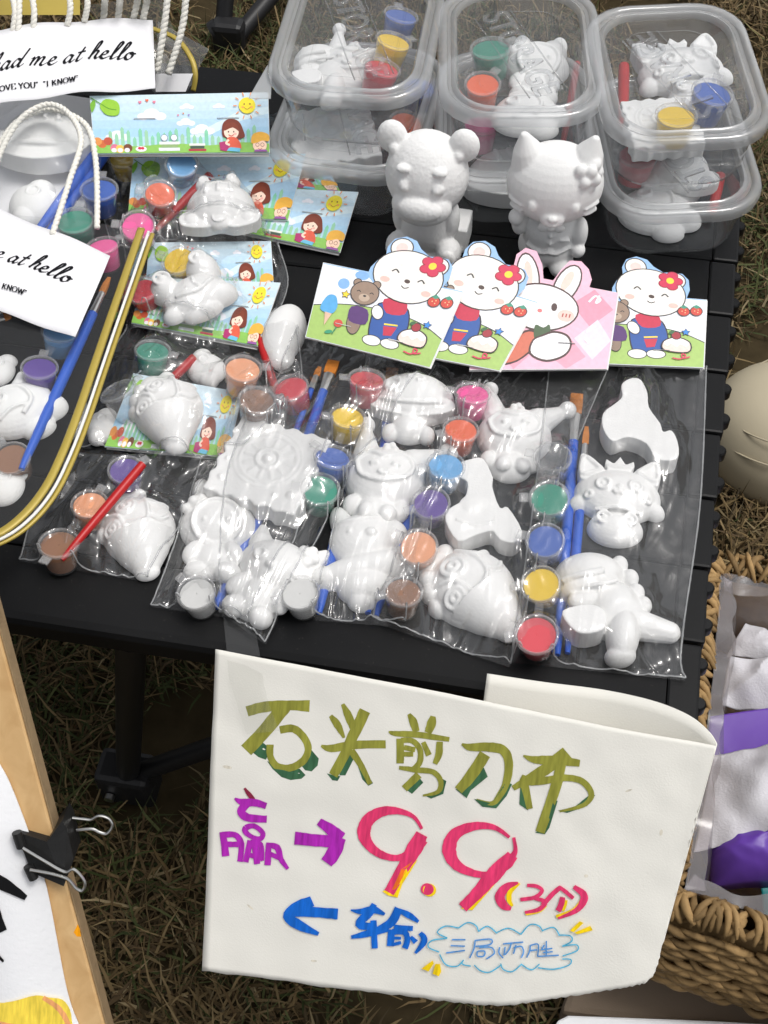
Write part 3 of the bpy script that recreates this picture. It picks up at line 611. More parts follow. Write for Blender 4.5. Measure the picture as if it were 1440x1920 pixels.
# bu
pg(S4, [(368, 646), (402, 690), (408, 762), (364, 732)], DG); pg(S4, [(536, 702), (554, 716), (512, 850), (490, 882), (442, 874), (500, 836)], DG); pg(S4, [(556, 764), (640, 744), (720, 680), (740, 688), (700, 742), (600, 776)], DG)
st_(S4, 2.667, [(384, 488), (440, 508), (540, 512), (664, 528)], [8, 36, 46, 34], OL); pg(S4, [(522, 494), (580, 449), (626, 504)], OL)
st_(S4, 2.667, [(560, 514), (470, 572), (332, 652)], [50, 56, 26], OL); st_(S4, 2.667, [(372, 596), (415, 616), (490, 612), (590, 600), (676, 618), (722, 682), (680, 738), (564, 768)], [30, 44, 38, 34, 32, 30, 22, 10], OL)
st_(S4, 2.667, [(384, 610), (416, 754)], [44, 30], OL); st_(S4, 2.667, [(570, 536), (546, 640), (466, 872)], [52, 52, 46], OL)
# ying + arrow
st_(S5, 2.88, [(232, 46), (262, 84), (292, 118)], [12, 26, 18], (140, 44, 70))
st_(S5, 2.88, [(178, 102), (220, 122), (290, 124), (350, 142)], [10, 38, 42, 34], MG); st_(S5, 2.88, [(246, 130), (214, 170), (250, 206), (352, 214)], [44, 46, 44, 38], MG)
st_(S5, 2.88, [(238, 262), (282, 252), (328, 286), (320, 318), (276, 314), (236, 286)], [32, 28, 28, 28, 24, 30], MG, closed=True)
for p_, w_ in (([(112, 284), (128, 416)], [34, 42]), ([(110, 302), (178, 300), (212, 350), (206, 444)], [36, 32, 34, 30]), ([(126, 352), (196, 352)], 30), ([(262, 330), (238, 446)], [34, 30]), ([(262, 340), (318, 352), (322, 438)], 30),
               ([(286, 350), (300, 456)], 34), ([(232, 400), (330, 428)], 26), ([(362, 350), (356, 462)], [30, 36]), ([(348, 352), (408, 366), (430, 430), (468, 480)], [26, 34, 30, 18]), ([(372, 402), (424, 424)], 26)): st_(S5, 2.88, p_, w_, MG)
st_(S5, 2.88, [(504, 314), (620, 326), (750, 336)], [72, 66, 62], MG); st_(S5, 2.88, [(636, 224), (700, 270), (762, 312)], [40, 62, 60], MG); st_(S5, 2.88, [(752, 310), (716, 390), (676, 448)], [60, 78, 66], MG)
# nine point nine
pg(S5, [(1168, 428), (1130, 490), (1085, 560), (1060, 632), (1030, 622), (1060, 560), (1110, 470)], YE); pg(S5, [(978, 600), (1000, 590), (1040, 612), (1062, 634), (1010, 622)], YE); pg(S5, [(1140, 440), (1110, 480), (1068, 560), (1040, 612), (1022, 606), (1080, 480)], OR)
st_(S5, 2.88, [(1192, 262), (1150, 198), (1075, 166), (985, 166), (905, 212), (878, 285), (905, 350), (970, 402), (1060, 420), (1150, 380), (1196, 318)], [16, 22, 34, 52, 66, 70, 54, 42, 34, 52, 60], PK, sub=7)
st_(S5, 2.88, [(1192, 290), (1150, 370), (1080, 490), (1014, 606)], [66, 84, 62, 58], PK)
D.ell(*S5([(1232, 592)])[0], 12.6, 12, YE); D.ell(*S5([(1220, 587)])[0], 12.4, 11, PK)
pg(lambda p: p, [(941, 1642), (915, 1672), (888, 1703), (866, 1700), (900, 1680), (925, 1648)], YE); pg(lambda p: p, [(935, 1644), (905, 1680), (880, 1700), (868, 1698), (915, 1650)], OR)
D.stroke([(958, 1566), (930, 1548), (893, 1545), (857, 1560), (845, 1588), (856, 1616), (885, 1632), (920, 1636), (950, 1620), (964, 1600)], [6, 10, 16, 22, 26, 20, 14, 12, 18, 20], PK, sub=7, rag=.05); D.stroke([(966, 1566), (969, 1590), (962, 1604)], [6, 8, 14], PK)
D.stroke([(962, 1600), (930, 1634), (896, 1672), (870, 1698)], [20, 28, 22, 20], PK, rag=.05)
# (3 ge)
st_(S6, 2.88, [(508, 268), (458, 312), (452, 356), (470, 390)], [10, 26, 26, 12], YE); st_(S6, 2.88, [(500, 266), (440, 284), (402, 338), (425, 388), (462, 404)], [12, 40, 54, 44, 18], PK)
st_(S6, 2.88, [(540, 432), (612, 418), (648, 386)], 18, YE); st_(S6, 2.88, [(548, 278), (600, 282), (630, 306), (590, 342), (512, 354)], [18, 20, 20, 22, 20], PK); st_(S6, 2.88, [(588, 346), (645, 368), (612, 408), (536, 424)], [20, 24, 24, 16], PK)
st_(S6, 2.88, [(756, 356), (750, 390), (738, 412)], 22, YE); st_(S6, 2.88, [(730, 286), (690, 320), (632, 384)], [24, 26, 26], PK); st_(S6, 2.88, [(722, 286), (760, 314), (798, 346)], [20, 22, 20], PK); st_(S6, 2.88, [(740, 340), (732, 380), (714, 416)], [28, 32, 30], PK)
st_(S6, 2.88, [(842, 360), (800, 412), (704, 446)], [20, 24, 16], YE); st_(S6, 2.88, [(800, 284), (850, 322), (852, 362), (810, 414), (714, 456)], [22, 36, 40, 28, 12], PK)
# arrow left + shu
st_(S5, 2.88, [(738, 722), (640, 714), (520, 706)], [60, 54, 60], BL); st_(S5, 2.88, [(600, 652), (520, 690), (470, 738), (530, 782), (634, 830)], [56, 72, 56, 54, 20], BL)
for p_, w_ in (([(808, 700), (860, 708), (930, 698), (990, 724)], [8, 30, 40, 16]), ([(936, 668), (906, 716), (852, 776), (930, 792)], [30, 44, 44, 36]), ([(810, 846), (890, 830), (1010, 800)], [18, 36, 36]), ([(930, 756), (936, 908)], [34, 32]),
               ([(1066, 690), (1026, 766), (952, 810)], [44, 48, 36]), ([(1050, 694), (1120, 728), (1172, 764)], [18, 34, 16]), ([(1040, 794), (1142, 800)], [30, 26]), ([(1026, 806), (1020, 896)], [36, 40]), ([(1030, 818), (1096, 820), (1112, 860), (1098, 908)], 32),
               ([(1030, 852), (1078, 852)], 16), ([(1030, 888), (1078, 876)], 18), ([(1130, 844), (1158, 874)], [20, 30]), ([(1182, 822), (1204, 866), (1154, 934)], [24, 36, 14])): st_(S5, 2.88, p_, w_, BL)
# cloud bubble, its writing and the yellow dashes
for p_ in ([(120, 560), (66, 530), (110, 496), (180, 506)], [(180, 506), (230, 476), (274, 492), (288, 524)], [(288, 524), (336, 496), (388, 536)], [(388, 530), (450, 508), (515, 542)], [(515, 542), (562, 490), (612, 496), (632, 526)], [(628, 522), (690, 504), (722, 546)],
           [(716, 546), (778, 550), (788, 580), (736, 608)], [(736, 608), (812, 600), (816, 632), (738, 662)], [(736, 678), (782, 682), (770, 712), (690, 732), (606, 724)], [(614, 704), (570, 734), (514, 700)], [(514, 706), (468, 742), (420, 730), (406, 698)], [(412, 704), (350, 744), (300, 738), (264, 706)],
           [(246, 712), (200, 702), (206, 678)], [(206, 680), (170, 714), (110, 704), (78, 648)], [(76, 636), (16, 610), (36, 574), (120, 560)]): st_(S6, 2.88, p_, 7, CY, rag=.08)
for p_ in ([(145, 568), (218, 568)], [(138, 600), (215, 603)], [(113, 640), (215, 626)], [(268, 572), (354, 566), (350, 594), (272, 604)], [(270, 574), (262, 620), (240, 668)], [(292, 610), (356, 610), (372, 642), (330, 672)], [(282, 630), (320, 630), (316, 656), (282, 656), (282, 630)],
           [(420, 590), (470, 586), (528, 582)], [(402, 608), (398, 640), (420, 668)], [(432, 606), (424, 652)], [(464, 590), (452, 622), (430, 650)], [(490, 596), (476, 644)], [(476, 612), (516, 604), (530, 632), (518, 666)], [(566, 600), (562, 632), (546, 666)], [(566, 600), (608, 596), (604, 662)], [(562, 628), (602, 624)],
           [(640, 598), (624, 628)], [(652, 576), (650, 656)], [(624, 624), (684, 618)], [(634, 640), (686, 636)], [(606, 660), (718, 656)]): st_(S6, 2.88, p_, 8, (92, 152, 216), rag=.08)
for p_ in ([(778, 522), (832, 470), (852, 480), (800, 530)], [(802, 532), (888, 496), (902, 520), (818, 542)]): pg(S6, p_, YE)
for p_ in ([(1188, 1016), (1250, 970), (1256, 986), (1226, 1032)], [(1264, 988), (1290, 988), (1296, 1030), (1282, 1056), (1248, 1044)]): pg(S5, p_, YE)
D.build('lettering', sg, M_MARKER)
D2 = Draw(smap, 1.2e-5, 3e-5)
for cx, cy, rx, ry, ro in ((428, 1437, 9, 3, 10), (640, 1372, 5, 2, 30), (1180, 1480, 7, 2, -20), (1100, 1640, 4, 3, 0), (470, 1700, 8, 2, 40), (590, 1800, 6, 2, 5), (1240, 1560, 3, 6, 10)): D2.ell(cx, cy, rx, ry, (222, 216, 200), ro, 12)
D2.build('smudges', sg, M_MARKER)
# clear tape that holds the sign to the table
tp = thing('sticky_tape', 'clear tape strip holding the price sign to the black table', 'tape', at(450, 1180, 0))
m = MB(); rows = [((417, 1130), (470, 1148), .004, 0), ((420, 1170), (480, 1186), .0012, 0), ((424, 1210), (487, 1226), .0075, 0), ((436, 1270), (502, 1282), .0022, 1), ((452, 1320), (512, 1320), .0022, 1), ((468, 1372), (530, 1366), .002, 1)]
vs = []
for a, b, l, k in rows: vs += ([SP(*a, l + .003), SP(*b, l + .003)] if k else [at(*a, l), at(*b, l)])
m.add(vs, [(2 * i, 2 * i + 1, 2 * i + 3, 2 * i + 2) for i in range(len(rows) - 1)]); m.build('strip', M_TAPE, tp, auto=0)
m = MB(); m.add([at(755, 1262, -.012), at(830, 1270, -.02), at(838, 1300, -.03), at(750, 1296, -.03)], [(0, 1, 2, 3)]); o = m.build('sticky_tape', M_TAPE); tag(o, 'loose end of clear tape poking out behind the price sign', 'tape')

# ================================================================== PLASTER FIGURES
def remesh(mb, name, voxel=.08, smooth=3, flat=True):
    me = mb.mesh(name); o = bpy.data.objects.new('tmp', me); COL.objects.link(o)
    r = o.modifiers.new('r', 'REMESH'); r.mode = 'VOXEL'; r.voxel_size = voxel
    s = o.modifiers.new('s', 'SMOOTH'); s.iterations = smooth; s.factor = .5
    dg = bpy.context.evaluated_depsgraph_get(); ev = o.evaluated_get(dg); me2 = bpy.data.meshes.new_from_object(ev)
    bpy.data.objects.remove(o); bpy.data.meshes.remove(me)
    bm = bmesh.new(); bm.from_mesh(me2)
    if flat:
        g = bm.verts[:] + bm.edges[:] + bm.faces[:]; rr = bmesh.ops.bisect_plane(bm, geom=g, plane_co=(0, 0, 0), plane_no=(0, 0, 1), clear_inner=True)
        ed = [e for e in bm.edges if e.is_boundary]
        if ed: bmesh.ops.holes_fill(bm, edges=ed, sides=0)
    bmesh.ops.scale(bm, vec=(.01, .01, .01), verts=bm.verts)
    bm.to_mesh(me2); bm.free(); me2.name = name
    me2.polygons.foreach_set('use_smooth', [True] * len(me2.polygons)); me2.materials.clear(); me2.materials.append(M_PLASTER); me2.update()
    return me2
class Fig(MB):
    """clay model in centimetres, x right, y towards the head, z out of the mould"""
    def E(s, x, y, z, rx, ry=None, rz=None, rot=0, n=32):
        ry = rx if ry is None else ry; rz = rx if rz is None else rz; vs, fs = [], []; m = n // 2; c, d = math.cos(R(rot)), math.sin(R(rot))
        for i in range(m + 1):
            th = math.pi * i / m
            for k in range(n):
                a = 2 * math.pi * k / n; px, py, pz = rx * math.sin(th) * math.cos(a), ry * math.sin(th) * math.sin(a), rz * math.cos(th)
                vs.append((x + px * c - py * d, y + px * d + py * c, z + pz))
        for i in range(m):
            for k in range(n): k2 = (k + 1) % n; fs.append((i * n + k, (i + 1) * n + k, (i + 1) * n + k2, i * n + k2))
        s.add(vs, fs); return s
    def C(s, a, b, r0, r1=None):
        r1 = r0 if r1 is None else r1; a, b = Vector(a), Vector(b); s.tube([a, a.lerp(b, .5), b], [r0, (r0 + r1) / 2, r1], 14); s.E(*a, r0, n=12); s.E(*b, r1, n=12); return s
    def L(s, pts, r=.14): s.tube([Vector(p) for p in cr(pts, 5)], r, 6); return s
    def ring(s, x, y, z, rx, ry=None, r=.15, rot=0):
        ry = ry or rx; c, d = math.cos(R(rot)), math.sin(R(rot)); pts = []
        for k in range(21):
            a = 2 * math.pi * k / 20; u, v = rx * math.cos(a), ry * math.sin(a); pts.append((x + u * c - v * d, y + u * d + v * c, z))
        s.tube(pts, r, 6); return s
    def dome_line(s, pts, cx, cy, rx, ry, rz, r=.15, lift=.05):
        """relief line laid on the ellipsoid cx,cy,rx,ry,rz"""
        out = []
        for x, y in cr(pts, 6):
            q = 1 - ((x - cx) / rx) ** 2 - ((y - cy) / ry) ** 2; out.append((x, y, rz * math.sqrt(max(q, .02)) + lift))
        s.tube(out, max(r, .12) * 1.12, 6); return s
    def P(s, pts, h, sub=4): s.prism([(x, y, -.4) for x, y in cr(pts, sub, True)], (0, 0, 1), h + .4); return s
FM = {}
def circ(cx, cy, r, n=16): return [(cx + r * math.cos(2 * math.pi * k / n), cy + r * math.sin(2 * math.pi * k / n)) for k in range(n + 1)]
def fish():
    f = Fig(); B_ = (0, .2, 2.45, 2.6, 1.85); f.E(0, .2, 0, 2.45, 2.6, 1.85, 0); f.tube([(0, -.6, .1), (.05, -2.0, .1), (.1, -3.2, .1)], [2.25, 1.6, .75], 56); f.E(.1, -3.1, .1, .85, .7, .7); f.E(-.7, 2.75, 0, 1.1, .7, .8); f.E(.3, 3.1, .1, .6, .5, .6); f.E(-1.6, 2.1, .2, .6, .6, .8); f.E(-2.1, 1.3, .2, .5, .6, .8); f.E(-2.35, .4, 0, .45, .6, .8)
    for x, y, r in ((-.5, 1.35, .62), (-1.55, -.2, .5)): f.dome_line(circ(x, y, r), *B_); f.dome_line(circ(x, y, r * .42, 10), *B_)
    f.dome_line([(.5, 2.45), (.9, 1.6), (1.3, 1.3), (2.2, 1.5)], *B_, .14); f.dome_line([(.9, 1.6), (.9, .2), (.2, -.5), (-.9, -.6)], *B_, .12); f.dome_line([(-1.9, 1.2), (-1.0, .5), (-.6, -1.2)], *B_, .11)
    f.dome_line([(.9, .2), (1.6, -.1), (2.1, .3)], *B_, .1); f.E(.55, -1.7, 1.15, .45, .38, .3); f.dome_line([(-.6, -1.7), (.1, -2.2)], *B_, .12); return f
def buggy():
    f = Fig(); f.E(0, .2, 0, 2.5, 2.2, 2.0); f.E(-1.1, 1.9, 1.0, .62, .6, .6); f.E(.9, 2.0, 1.0, .62, .6, .6); f.ring(-1.1, 2.05, 1.5, .3, r=.1); f.ring(.9, 2.15, 1.5, .3, r=.1)
    f.P([(-2.6, -.6), (-2.7, -1.8), (-1.2, -2.2), (0, -2.0), (1.2, -2.3), (2.7, -1.8), (2.6, -.6), (0, -.2)], .9); f.E(0, -1.6, .7, .85, .75, .6); f.E(-2.0, -1.2, .5, .7, .8, .6); f.E(2.0, -1.2, .5, .7, .8, .6)
    f.dome_line([(-1.0, 1.5), (0, 1.75), (.9, 1.5)], 0, .2, 2.5, 2.2, 2.0, .12)
    for x in (-.8, 0, .8): f.dome_line([(x, 1.3), (x * 1.15, .2)], 0, .2, 2.5, 2.2, 2.0, .1)
    f.ring(0, -1.6, 1.25, .45, r=.08); return f
def twin():
    f = Fig(); f.E(0, -.5, 0, 2.6, 1.9, 1.6); f.E(-1.6, 1.2, 0, 1.15, 1.3, 1.6); f.E(1.7, 1.5, 0, 1.25, 1.5, 1.7); f.ring(-1.6, 1.55, 1.45, .6, r=.12); f.ring(1.6, 1.9, 1.5, .6, r=.12); f.E(-1.6, 1.55, 1.4, .3); f.E(1.6, 1.9, 1.5, .3)
    f.E(-2.2, -1.2, 0, .9, .7, .9); f.E(1.6, -1.4, 0, 1.3, 1.0, 1.2); f.E(-.2, -2.0, 0, 1.6, .8, 1.0); f.dome_line([(-1.6, -.6), (0, -1.1), (1.6, -.4)], 0, -.5, 2.6, 1.9, 1.6, .14); f.dome_line([(.3, .4), (.1, -.4), (.4, -1.0)], 0, -.5, 2.6, 1.9, 1.6, .12); return f
def biscuit():
    f = Fig(); pts = []
    for k in range(56):
        a = k / 56 * 4; s_ = int(a); t = a - s_; cs = [(-2.9, 2.9), (2.9, 2.9), (2.9, -2.9), (-2.9, -2.9)]; p, q = cs[s_], cs[(s_ + 1) % 4]
        x, y = p[0] + (q[0] - p[0]) * t, p[1] + (q[1] - p[1]) * t; nx, ny = (q[1] - p[1]), -(q[0] - p[0]); l = math.hypot(nx, ny); o_ = -.17 * math.cos(t * 2 * math.pi * 5) * math.sin(math.pi * t) ** .5 - .05; pts.append((x + nx / l * o_, y + ny / l * o_))
    f.P(pts, 1.5, 2); f.ring(-.1, .3, 1.5, 1.75, 1.75, .1); f.ring(-.1, .3, 1.5, 2.05, 2.05, .07); f.ring(-.1, .3, 1.6, .7, .7, .1); f.E(-.1, .3, 1.35, .42)
    for k in range(12): a = k * math.pi / 6; f.L([(-.1 + .95 * math.cos(a), .3 + .95 * math.sin(a), 1.5), (-.1 + 1.5 * math.cos(a), .3 + 1.5 * math.sin(a), 1.5)], .1)
    for x, y, r in ((2.2, 1.9, .28), (-2.3, 1.9, .22), (2.2, -1.7, .3), (-2.2, -1.8, .26), (1.3, -2.0, .18), (2.4, .4, .16), (-2.4, -.4, .18)): f.E(x, y, 1.45, r, r, .22)
    return f
def rabbit():
    f = Fig(); f.E(0, .9, 0, 2.15, 1.85, 1.55); f.E(-1.0, 2.8, 0, .68, 1.35, .85, 12); f.E(.9, 2.6, 0, .95, 1.05, .95, -25); f.E(1.3, 3.3, .1, .55, .7, .7)
    f.dome_line(circ(.1, .6, 1.3), 0, .9, 2.15, 1.85, 1.55); f.E(-1.3, 1.9, 1.1, .35); f.E(-1.7, 1.5, 1.0, .3); f.E(-.95, 2.2, 1.0, .3)
    for x in (-.55, .75): f.E(x, .55, 1.35, .14, .2, .2)
    f.E(0, -1.4, 0, 1.35, 1.2, 1.15); f.E(-1.1, -1.2, .7, .5, .75, .5, -25); f.E(1.1, -1.2, .7, .5, .75, .5, 25); f.E(-.8, -2.3, .4, .75, .6, .7); f.E(.85, -2.3, .4, .75, .6, .7); return f
def kitten():
    f = Fig(); f.E(0, .7, 0, 2.2, 1.7, 1.5); f.C((-1.5, 1.7, .3), (-1.9, 2.6, .2), .7, .3); f.C((1.5, 1.7, .3), (1.9, 2.6, .2), .7, .3)
    for a in range(5): f.E(1.35 + .4 * math.cos(a * 1.257), 1.7 + .4 * math.sin(a * 1.257), .95, .3)
    f.E(1.35, 1.7, 1.15, .25); f.dome_line(circ(-.8, .6, .28, 8), 0, .7, 2.2, 1.7, 1.5, .07); f.E(.8, .6, 1.3, .17); f.E(0, .2, 1.35, .3, .22, .3); f.dome_line([(1.2, .3), (1.8, .2)], 0, .7, 2.2, 1.7, 1.5, .07); f.dome_line([(1.2, 0), (1.7, -.2)], 0, .7, 2.2, 1.7, 1.5, .07)
    f.E(0, -1.4, 0, 1.4, 1.3, 1.15); f.E(-1.2, -1.1, .5, .55, .8, .55, -30); f.E(1.2, -1.1, .5, .55, .8, .55, 30); f.E(-.8, -2.4, .5, .65, .6, .7); f.E(.8, -2.4, .5, .65, .6, .7); return f
def hatman():
    f = Fig(); f.E(0, 1.2, 0, 1.9, 1.7, 1.5); f.E(-1.0, 2.4, 0, .65, 1.3, .9, 15); f.E(.4, 2.8, .3, .6, .7, .8); f.E(1.0, 2.2, .4, .9, .7, .8, 30); f.E(0, -.6, 0, 3.0, .95, 1.3, 8); f.E(2.0, -.2, 0, 1.0, .8, 1.1); f.E(-2.2, -.9, 0, .9, .7, 1.0)
    f.E(-.2, -1.6, 0, 1.5, 1.1, 1.2); f.E(-.4, -2.4, 0, .8, .7, .8); f.E(1.5, 1.5, .2, .9, .8, .9); f.E(-.7, 1.2, 1.3, .18); f.E(.4, 1.0, 1.35, .35, .28, .3); f.dome_line([(-1.5, 2.1), (-.2, 1.9), (1.2, 2.1)], 0, 1.2, 1.9, 1.7, 1.5, .12); return f
def jester():
    f = Fig(); f.E(0, 0, 0, 2.3, 2.05, 1.7); f.C((-1.2, 1.3, .4), (-1.5, 3.1, .5), .85, .3); f.E(-1.55, 3.35, .55, .5); f.C((1.4, 1.0, .4), (3.0, 1.9, .5), .95, .35); f.E(3.2, 2.0, .55, .55)
    f.dome_line([(-1.6, .4), (-.9, .9), (0, .55), (.9, .95), (1.5, .3), (1.2, -.5), (0, -.95), (-1.2, -.6), (-1.6, .4)], 0, 0, 2.3, 2.05, 1.7, .1); f.dome_line([(-.8, 0), (-.4, .1)], 0, 0, 2.3, 2.05, 1.7, .09); f.dome_line([(.4, .1), (.8, 0)], 0, 0, 2.3, 2.05, 1.7, .09); f.dome_line([(-.3, -.45), (0, -.6), (.3, -.45)], 0, 0, 2.3, 2.05, 1.7, .08)
    for a in range(5): f.E(.1 + .28 * math.cos(a * 1.257), 1.35 + .28 * math.sin(a * 1.257), 1.25, .2)
    f.E(-.2, -2.3, 0, 1.3, 1.1, 1.1); f.E(-1.5, -2.0, .4, .5, .6, .55); f.E(-.6, -2.6, .9, .5); f.E(.5, -2.6, .8, .5); f.E(1.1, -2.0, .3, .5, .7, .5); return f
def mushroom():
    f = Fig(); f.E(0, .6, 0, 2.6, 2.0, 1.7); f.P([(-2.5, .2), (-2.2, -.7), (0, -1.1), (2.2, -.7), (2.5, .2), (0, 1)], 1.0); f.E(0, -1.7, 0, 1.2, 1.0, 1.2); f.E(1.1, -2.1, .3, .5, .6, .6); f.E(-1.1, -2.1, .3, .5, .6, .6)
    f.dome_line([(-.4, 1.4), (.2, 1.7), (.7, 1.3), (.2, 1.1)], 0, .6, 2.6, 2.0, 1.7, .12); f.dome_line(circ(-1.2, .8, .45), 0, .6, 2.6, 2.0, 1.7); f.dome_line([(-2.2, .1), (-.8, -.4), (.8, -.4), (2.2, .1)], 0, .6, 2.6, 2.0, 1.7, .12); return f
def duckback():
    f = Fig(); f.P([(-1.57, 3.53), (-0.61, 3.98), (0.39, 3.98), (1.0, 2.24), (0.89, 1.37), (1.32, -0.64), (1.93, -0.64), (2.79, -2.84), (2.11, -3.8), (1.07, -3.48), (0.57, -2.7), (-0.79, -3.07), (-2.0, -3.48), (-2.79, -1.74), (-2.54, -0.64), (-1.32, 0.27), (-0.96, 1.79), (-1.57, 2.43)], 1.9, 3)
    f.E(-.55, -.25, 1.8, 1.15, .95, .22); f.L([(-2.0, -1.6, 1.9), (-.6, -2.2, 1.9), (.8, -1.9, 1.9)], .12); return f
def pearback():
    f = Fig(); f.P([(0.07, 4.14), (0.89, 3.99), (1.25, 2.58), (1.14, 1.17), (1.79, -0.52), (1.89, -1.36), (2.57, -1.27), (2.86, -2.49), (2.57, -3.99), (1.0, -3.99), (0.46, -2.49), (-0.89, -1.74), (-2.14, -2.11), (-2.71, -0.8), (-2.5, 0.7), (-1.43, 1.64), (-0.79, 2.35), (-0.71, 3.52)], 1.8, 3); return f
def foxcrown():
    f = Fig(); B_ = (0, .5, 3.0, 2.15, 1.8); f.E(0, .5, 0, 3.0, 2.15, 1.8); f.E(-2.4, -.3, 0, .95, .7, .9, 30); f.E(2.4, -.3, 0, .95, .7, .9, -30)
    for sx in (-1, 1):
        f.P([(sx * .9, 2.0), (sx * 2.6, 1.2), (sx * 2.75, 3.1), (sx * 2.3, 3.3)], 1.1, 3); f.L([(sx * 1.2, 2.1, 1.15), (sx * 2.4, 3.05, 1.15), (sx * 2.55, 1.6, 1.15), (sx * 1.2, 2.1, 1.15)], .17)
    f.P([(-.8, 2.2), (-.95, 3.1), (-.4, 2.75), (0, 3.4), (.4, 2.75), (.95, 3.1), (.8, 2.2)], 1.1, 2); f.L([(-.8, 2.55, 1.1), (0, 2.5, 1.15), (.8, 2.55, 1.1)], .12)
    for x in (-1.1, 1.1): f.dome_line(circ(x, .55, .42, 12), *B_, .1); f.E(x, .55, 1.55, .22, .22, .2)
    f.dome_line(circ(-2.0, -.2, .2, 8), *B_, .08); f.dome_line(circ(2.0, -.2, .2, 8), *B_, .08); f.E(0, .35, 1.72, .26, .18, .2); f.dome_line([(-.4, .0), (-.2, -.18), (0, -.02), (.2, -.18), (.4, 0)], *B_, .09)
    f.E(0, -2.2, 0, 1.9, 1.35, 1.45); f.ring(-.85, -1.95, 1.28, .45, r=.13); f.ring(.85, -1.95, 1.28, .45, r=.13); f.E(-.85, -1.95, 1.2, .2); f.E(.85, -1.95, 1.2, .2); f.L([(-1.5, -1.3, 1.1), (0, -1.15, 1.5), (1.5, -1.3, 1.1)], .16); return f
def dino():
    f = Fig(); f.E(-.4, 2.1, 0, 2.1, 1.5, 1.7, -8); f.E(-1.0, 1.2, 0, 1.6, .9, 1.5); f.L([(-2.2, 1.55, 1.1), (-1.2, 1.5, 1.62), (.2, 1.6, 1.62)], .2); f.E(.5, -.4, 0, 1.7, 2.0, 1.6); f.C((-.8, .3, .7), (-1.7, .2, .9), .6, .5)
    f.C((1.2, -1.4, .4), (3.2, -2.3, .4), 1.0, .65); f.P([(-2.7, -.7), (-1.2, -.5), (-.4, -1.1), (-.7, -2.2), (-2.0, -2.3), (-2.6, -1.6)], 1.7, 3); f.E(.5, -2.2, .6, .95, 1.7, 1.2, -18); f.E(.1, -3.4, .4, .9, .6, .9)
    for x, y in ((1.5, 2.6), (1.9, 1.6), (2.0, .6), (2.2, -.3)): f.E(x, y, .3, .5, .55, .6)
    f.E(-1.5, 2.8, 1.1, .2); f.L([(-1.5, .9, 1.2), (-.3, .75, 1.6), (.9, .9, 1.5)], .13); return f
def bowl():
    f = Fig(); f.E(0, .7, 0, 2.9, 2.3, 2.0); f.P([(-3.0, .1), (-2.6, -1.3), (0, -2.1), (2.6, -1.3), (3.0, .1), (0, .9)], 1.3); f.dome_line([(-2.6, -.1), (-1.2, -.8), (1.2, -.8), (2.6, -.1)], 0, .7, 2.9, 2.3, 2.0, .18)
    for x in (-.9, 0, .8): f.dome_line([(x, 1.9), (x + .3, .6)], 0, .7, 2.9, 2.3, 2.0, .16)
    return f
def nugget():
    f = Fig(); f.E(0, 0, 0, 1.9, 2.2, 1.4); f.E(.8, 1.4, 0, 1.2, 1.0, 1.1); f.E(-.9, -1.2, .2, 1.0, 1.1, 1.0); f.ring(.3, .4, 1.35, .5, r=.1); return f
def smooth_egg():
    f = Fig(); f.E(0, 0, 0, 1.6, 2.9, 1.3); f.E(.3, -2.2, 0, 1.0, 1.1, .9); return f
def pig():
    f = Fig(); f.E(0, 0, 0, 2.5, 2.1, 1.6); f.C((.9, 1.6, .4), (1.3, 2.5, .4), .65, .3); f.C((2.0, .9, .4), (2.9, 1.4, .3), .6, .4); f.E(1.9, -.9, 0, 1.1, 1.0, 1.0); f.E(.6, -2.0, 0, 1.1, .8, .9)
    f.dome_line([(-.6, 1.5), (.7, .8), (1.0, -.5), (.1, -1.3)], 0, 0, 2.5, 2.1, 1.6, .14); f.dome_line([(-1.4, -.9), (-.2, -.7), (.8, -.9)], 0, 0, 2.5, 2.1, 1.6, .1); f.dome_line(circ(-.8, .5, .4), 0, 0, 2.5, 2.1, 1.6, .08); return f
VOX = {'biscuit': .085}
for fn in (fish, buggy, twin, biscuit, rabbit, kitten, hatman, jester, mushroom, duckback, pearback, foxcrown, dino, bowl, nugget, smooth_egg, pig):
    FM[fn.__name__] = remesh(fn(), 'plaster_' + fn.__name__, VOX.get(fn.__name__, .066), 2)
# free-standing figures, z up, face towards -y
def bear():
    f = Fig(); f.E(0, 0, 5.5, 2.75, 2.45, 2.5); f.E(-2.35, .3, 7.5, 1.0, .7, 1.0); f.E(2.35, .3, 7.5, 1.0, .7, 1.0); f.E(-2.1, -.35, 7.2, .35); f.E(2.1, -.35, 7.2, .35)
    f.E(0, -1.75, 4.5, 2.0, 1.2, 1.2); f.E(0, -2.45, 4.75, 1.5, .75, .75)
    for sx in (-1, 1):
        f.E(sx * 1.05, -2.12, 6.0, .46, .26, .40); f.E(sx * 1.05, -2.34, 6.0, .24, .16, .22); f.E(sx * 1.2, -1.8, 6.95, .5, .35, .22)
        f.E(sx * 1.75, -1.2, .85, .85, 1.0, .85); f.E(sx * 1.85, -2.05, .95, .55, .3, .6); f.E(sx * 1.7, -.2, 2.6, .6, .8, 1.3)
    f.E(0, .1, 2.1, 1.95, 1.75, 2.3); f.box((.5, 1.1, .85), 4.6, 2.2, 1.7); f.box((.3, .2, .22), 4.4, 3.6, .44)
    return f
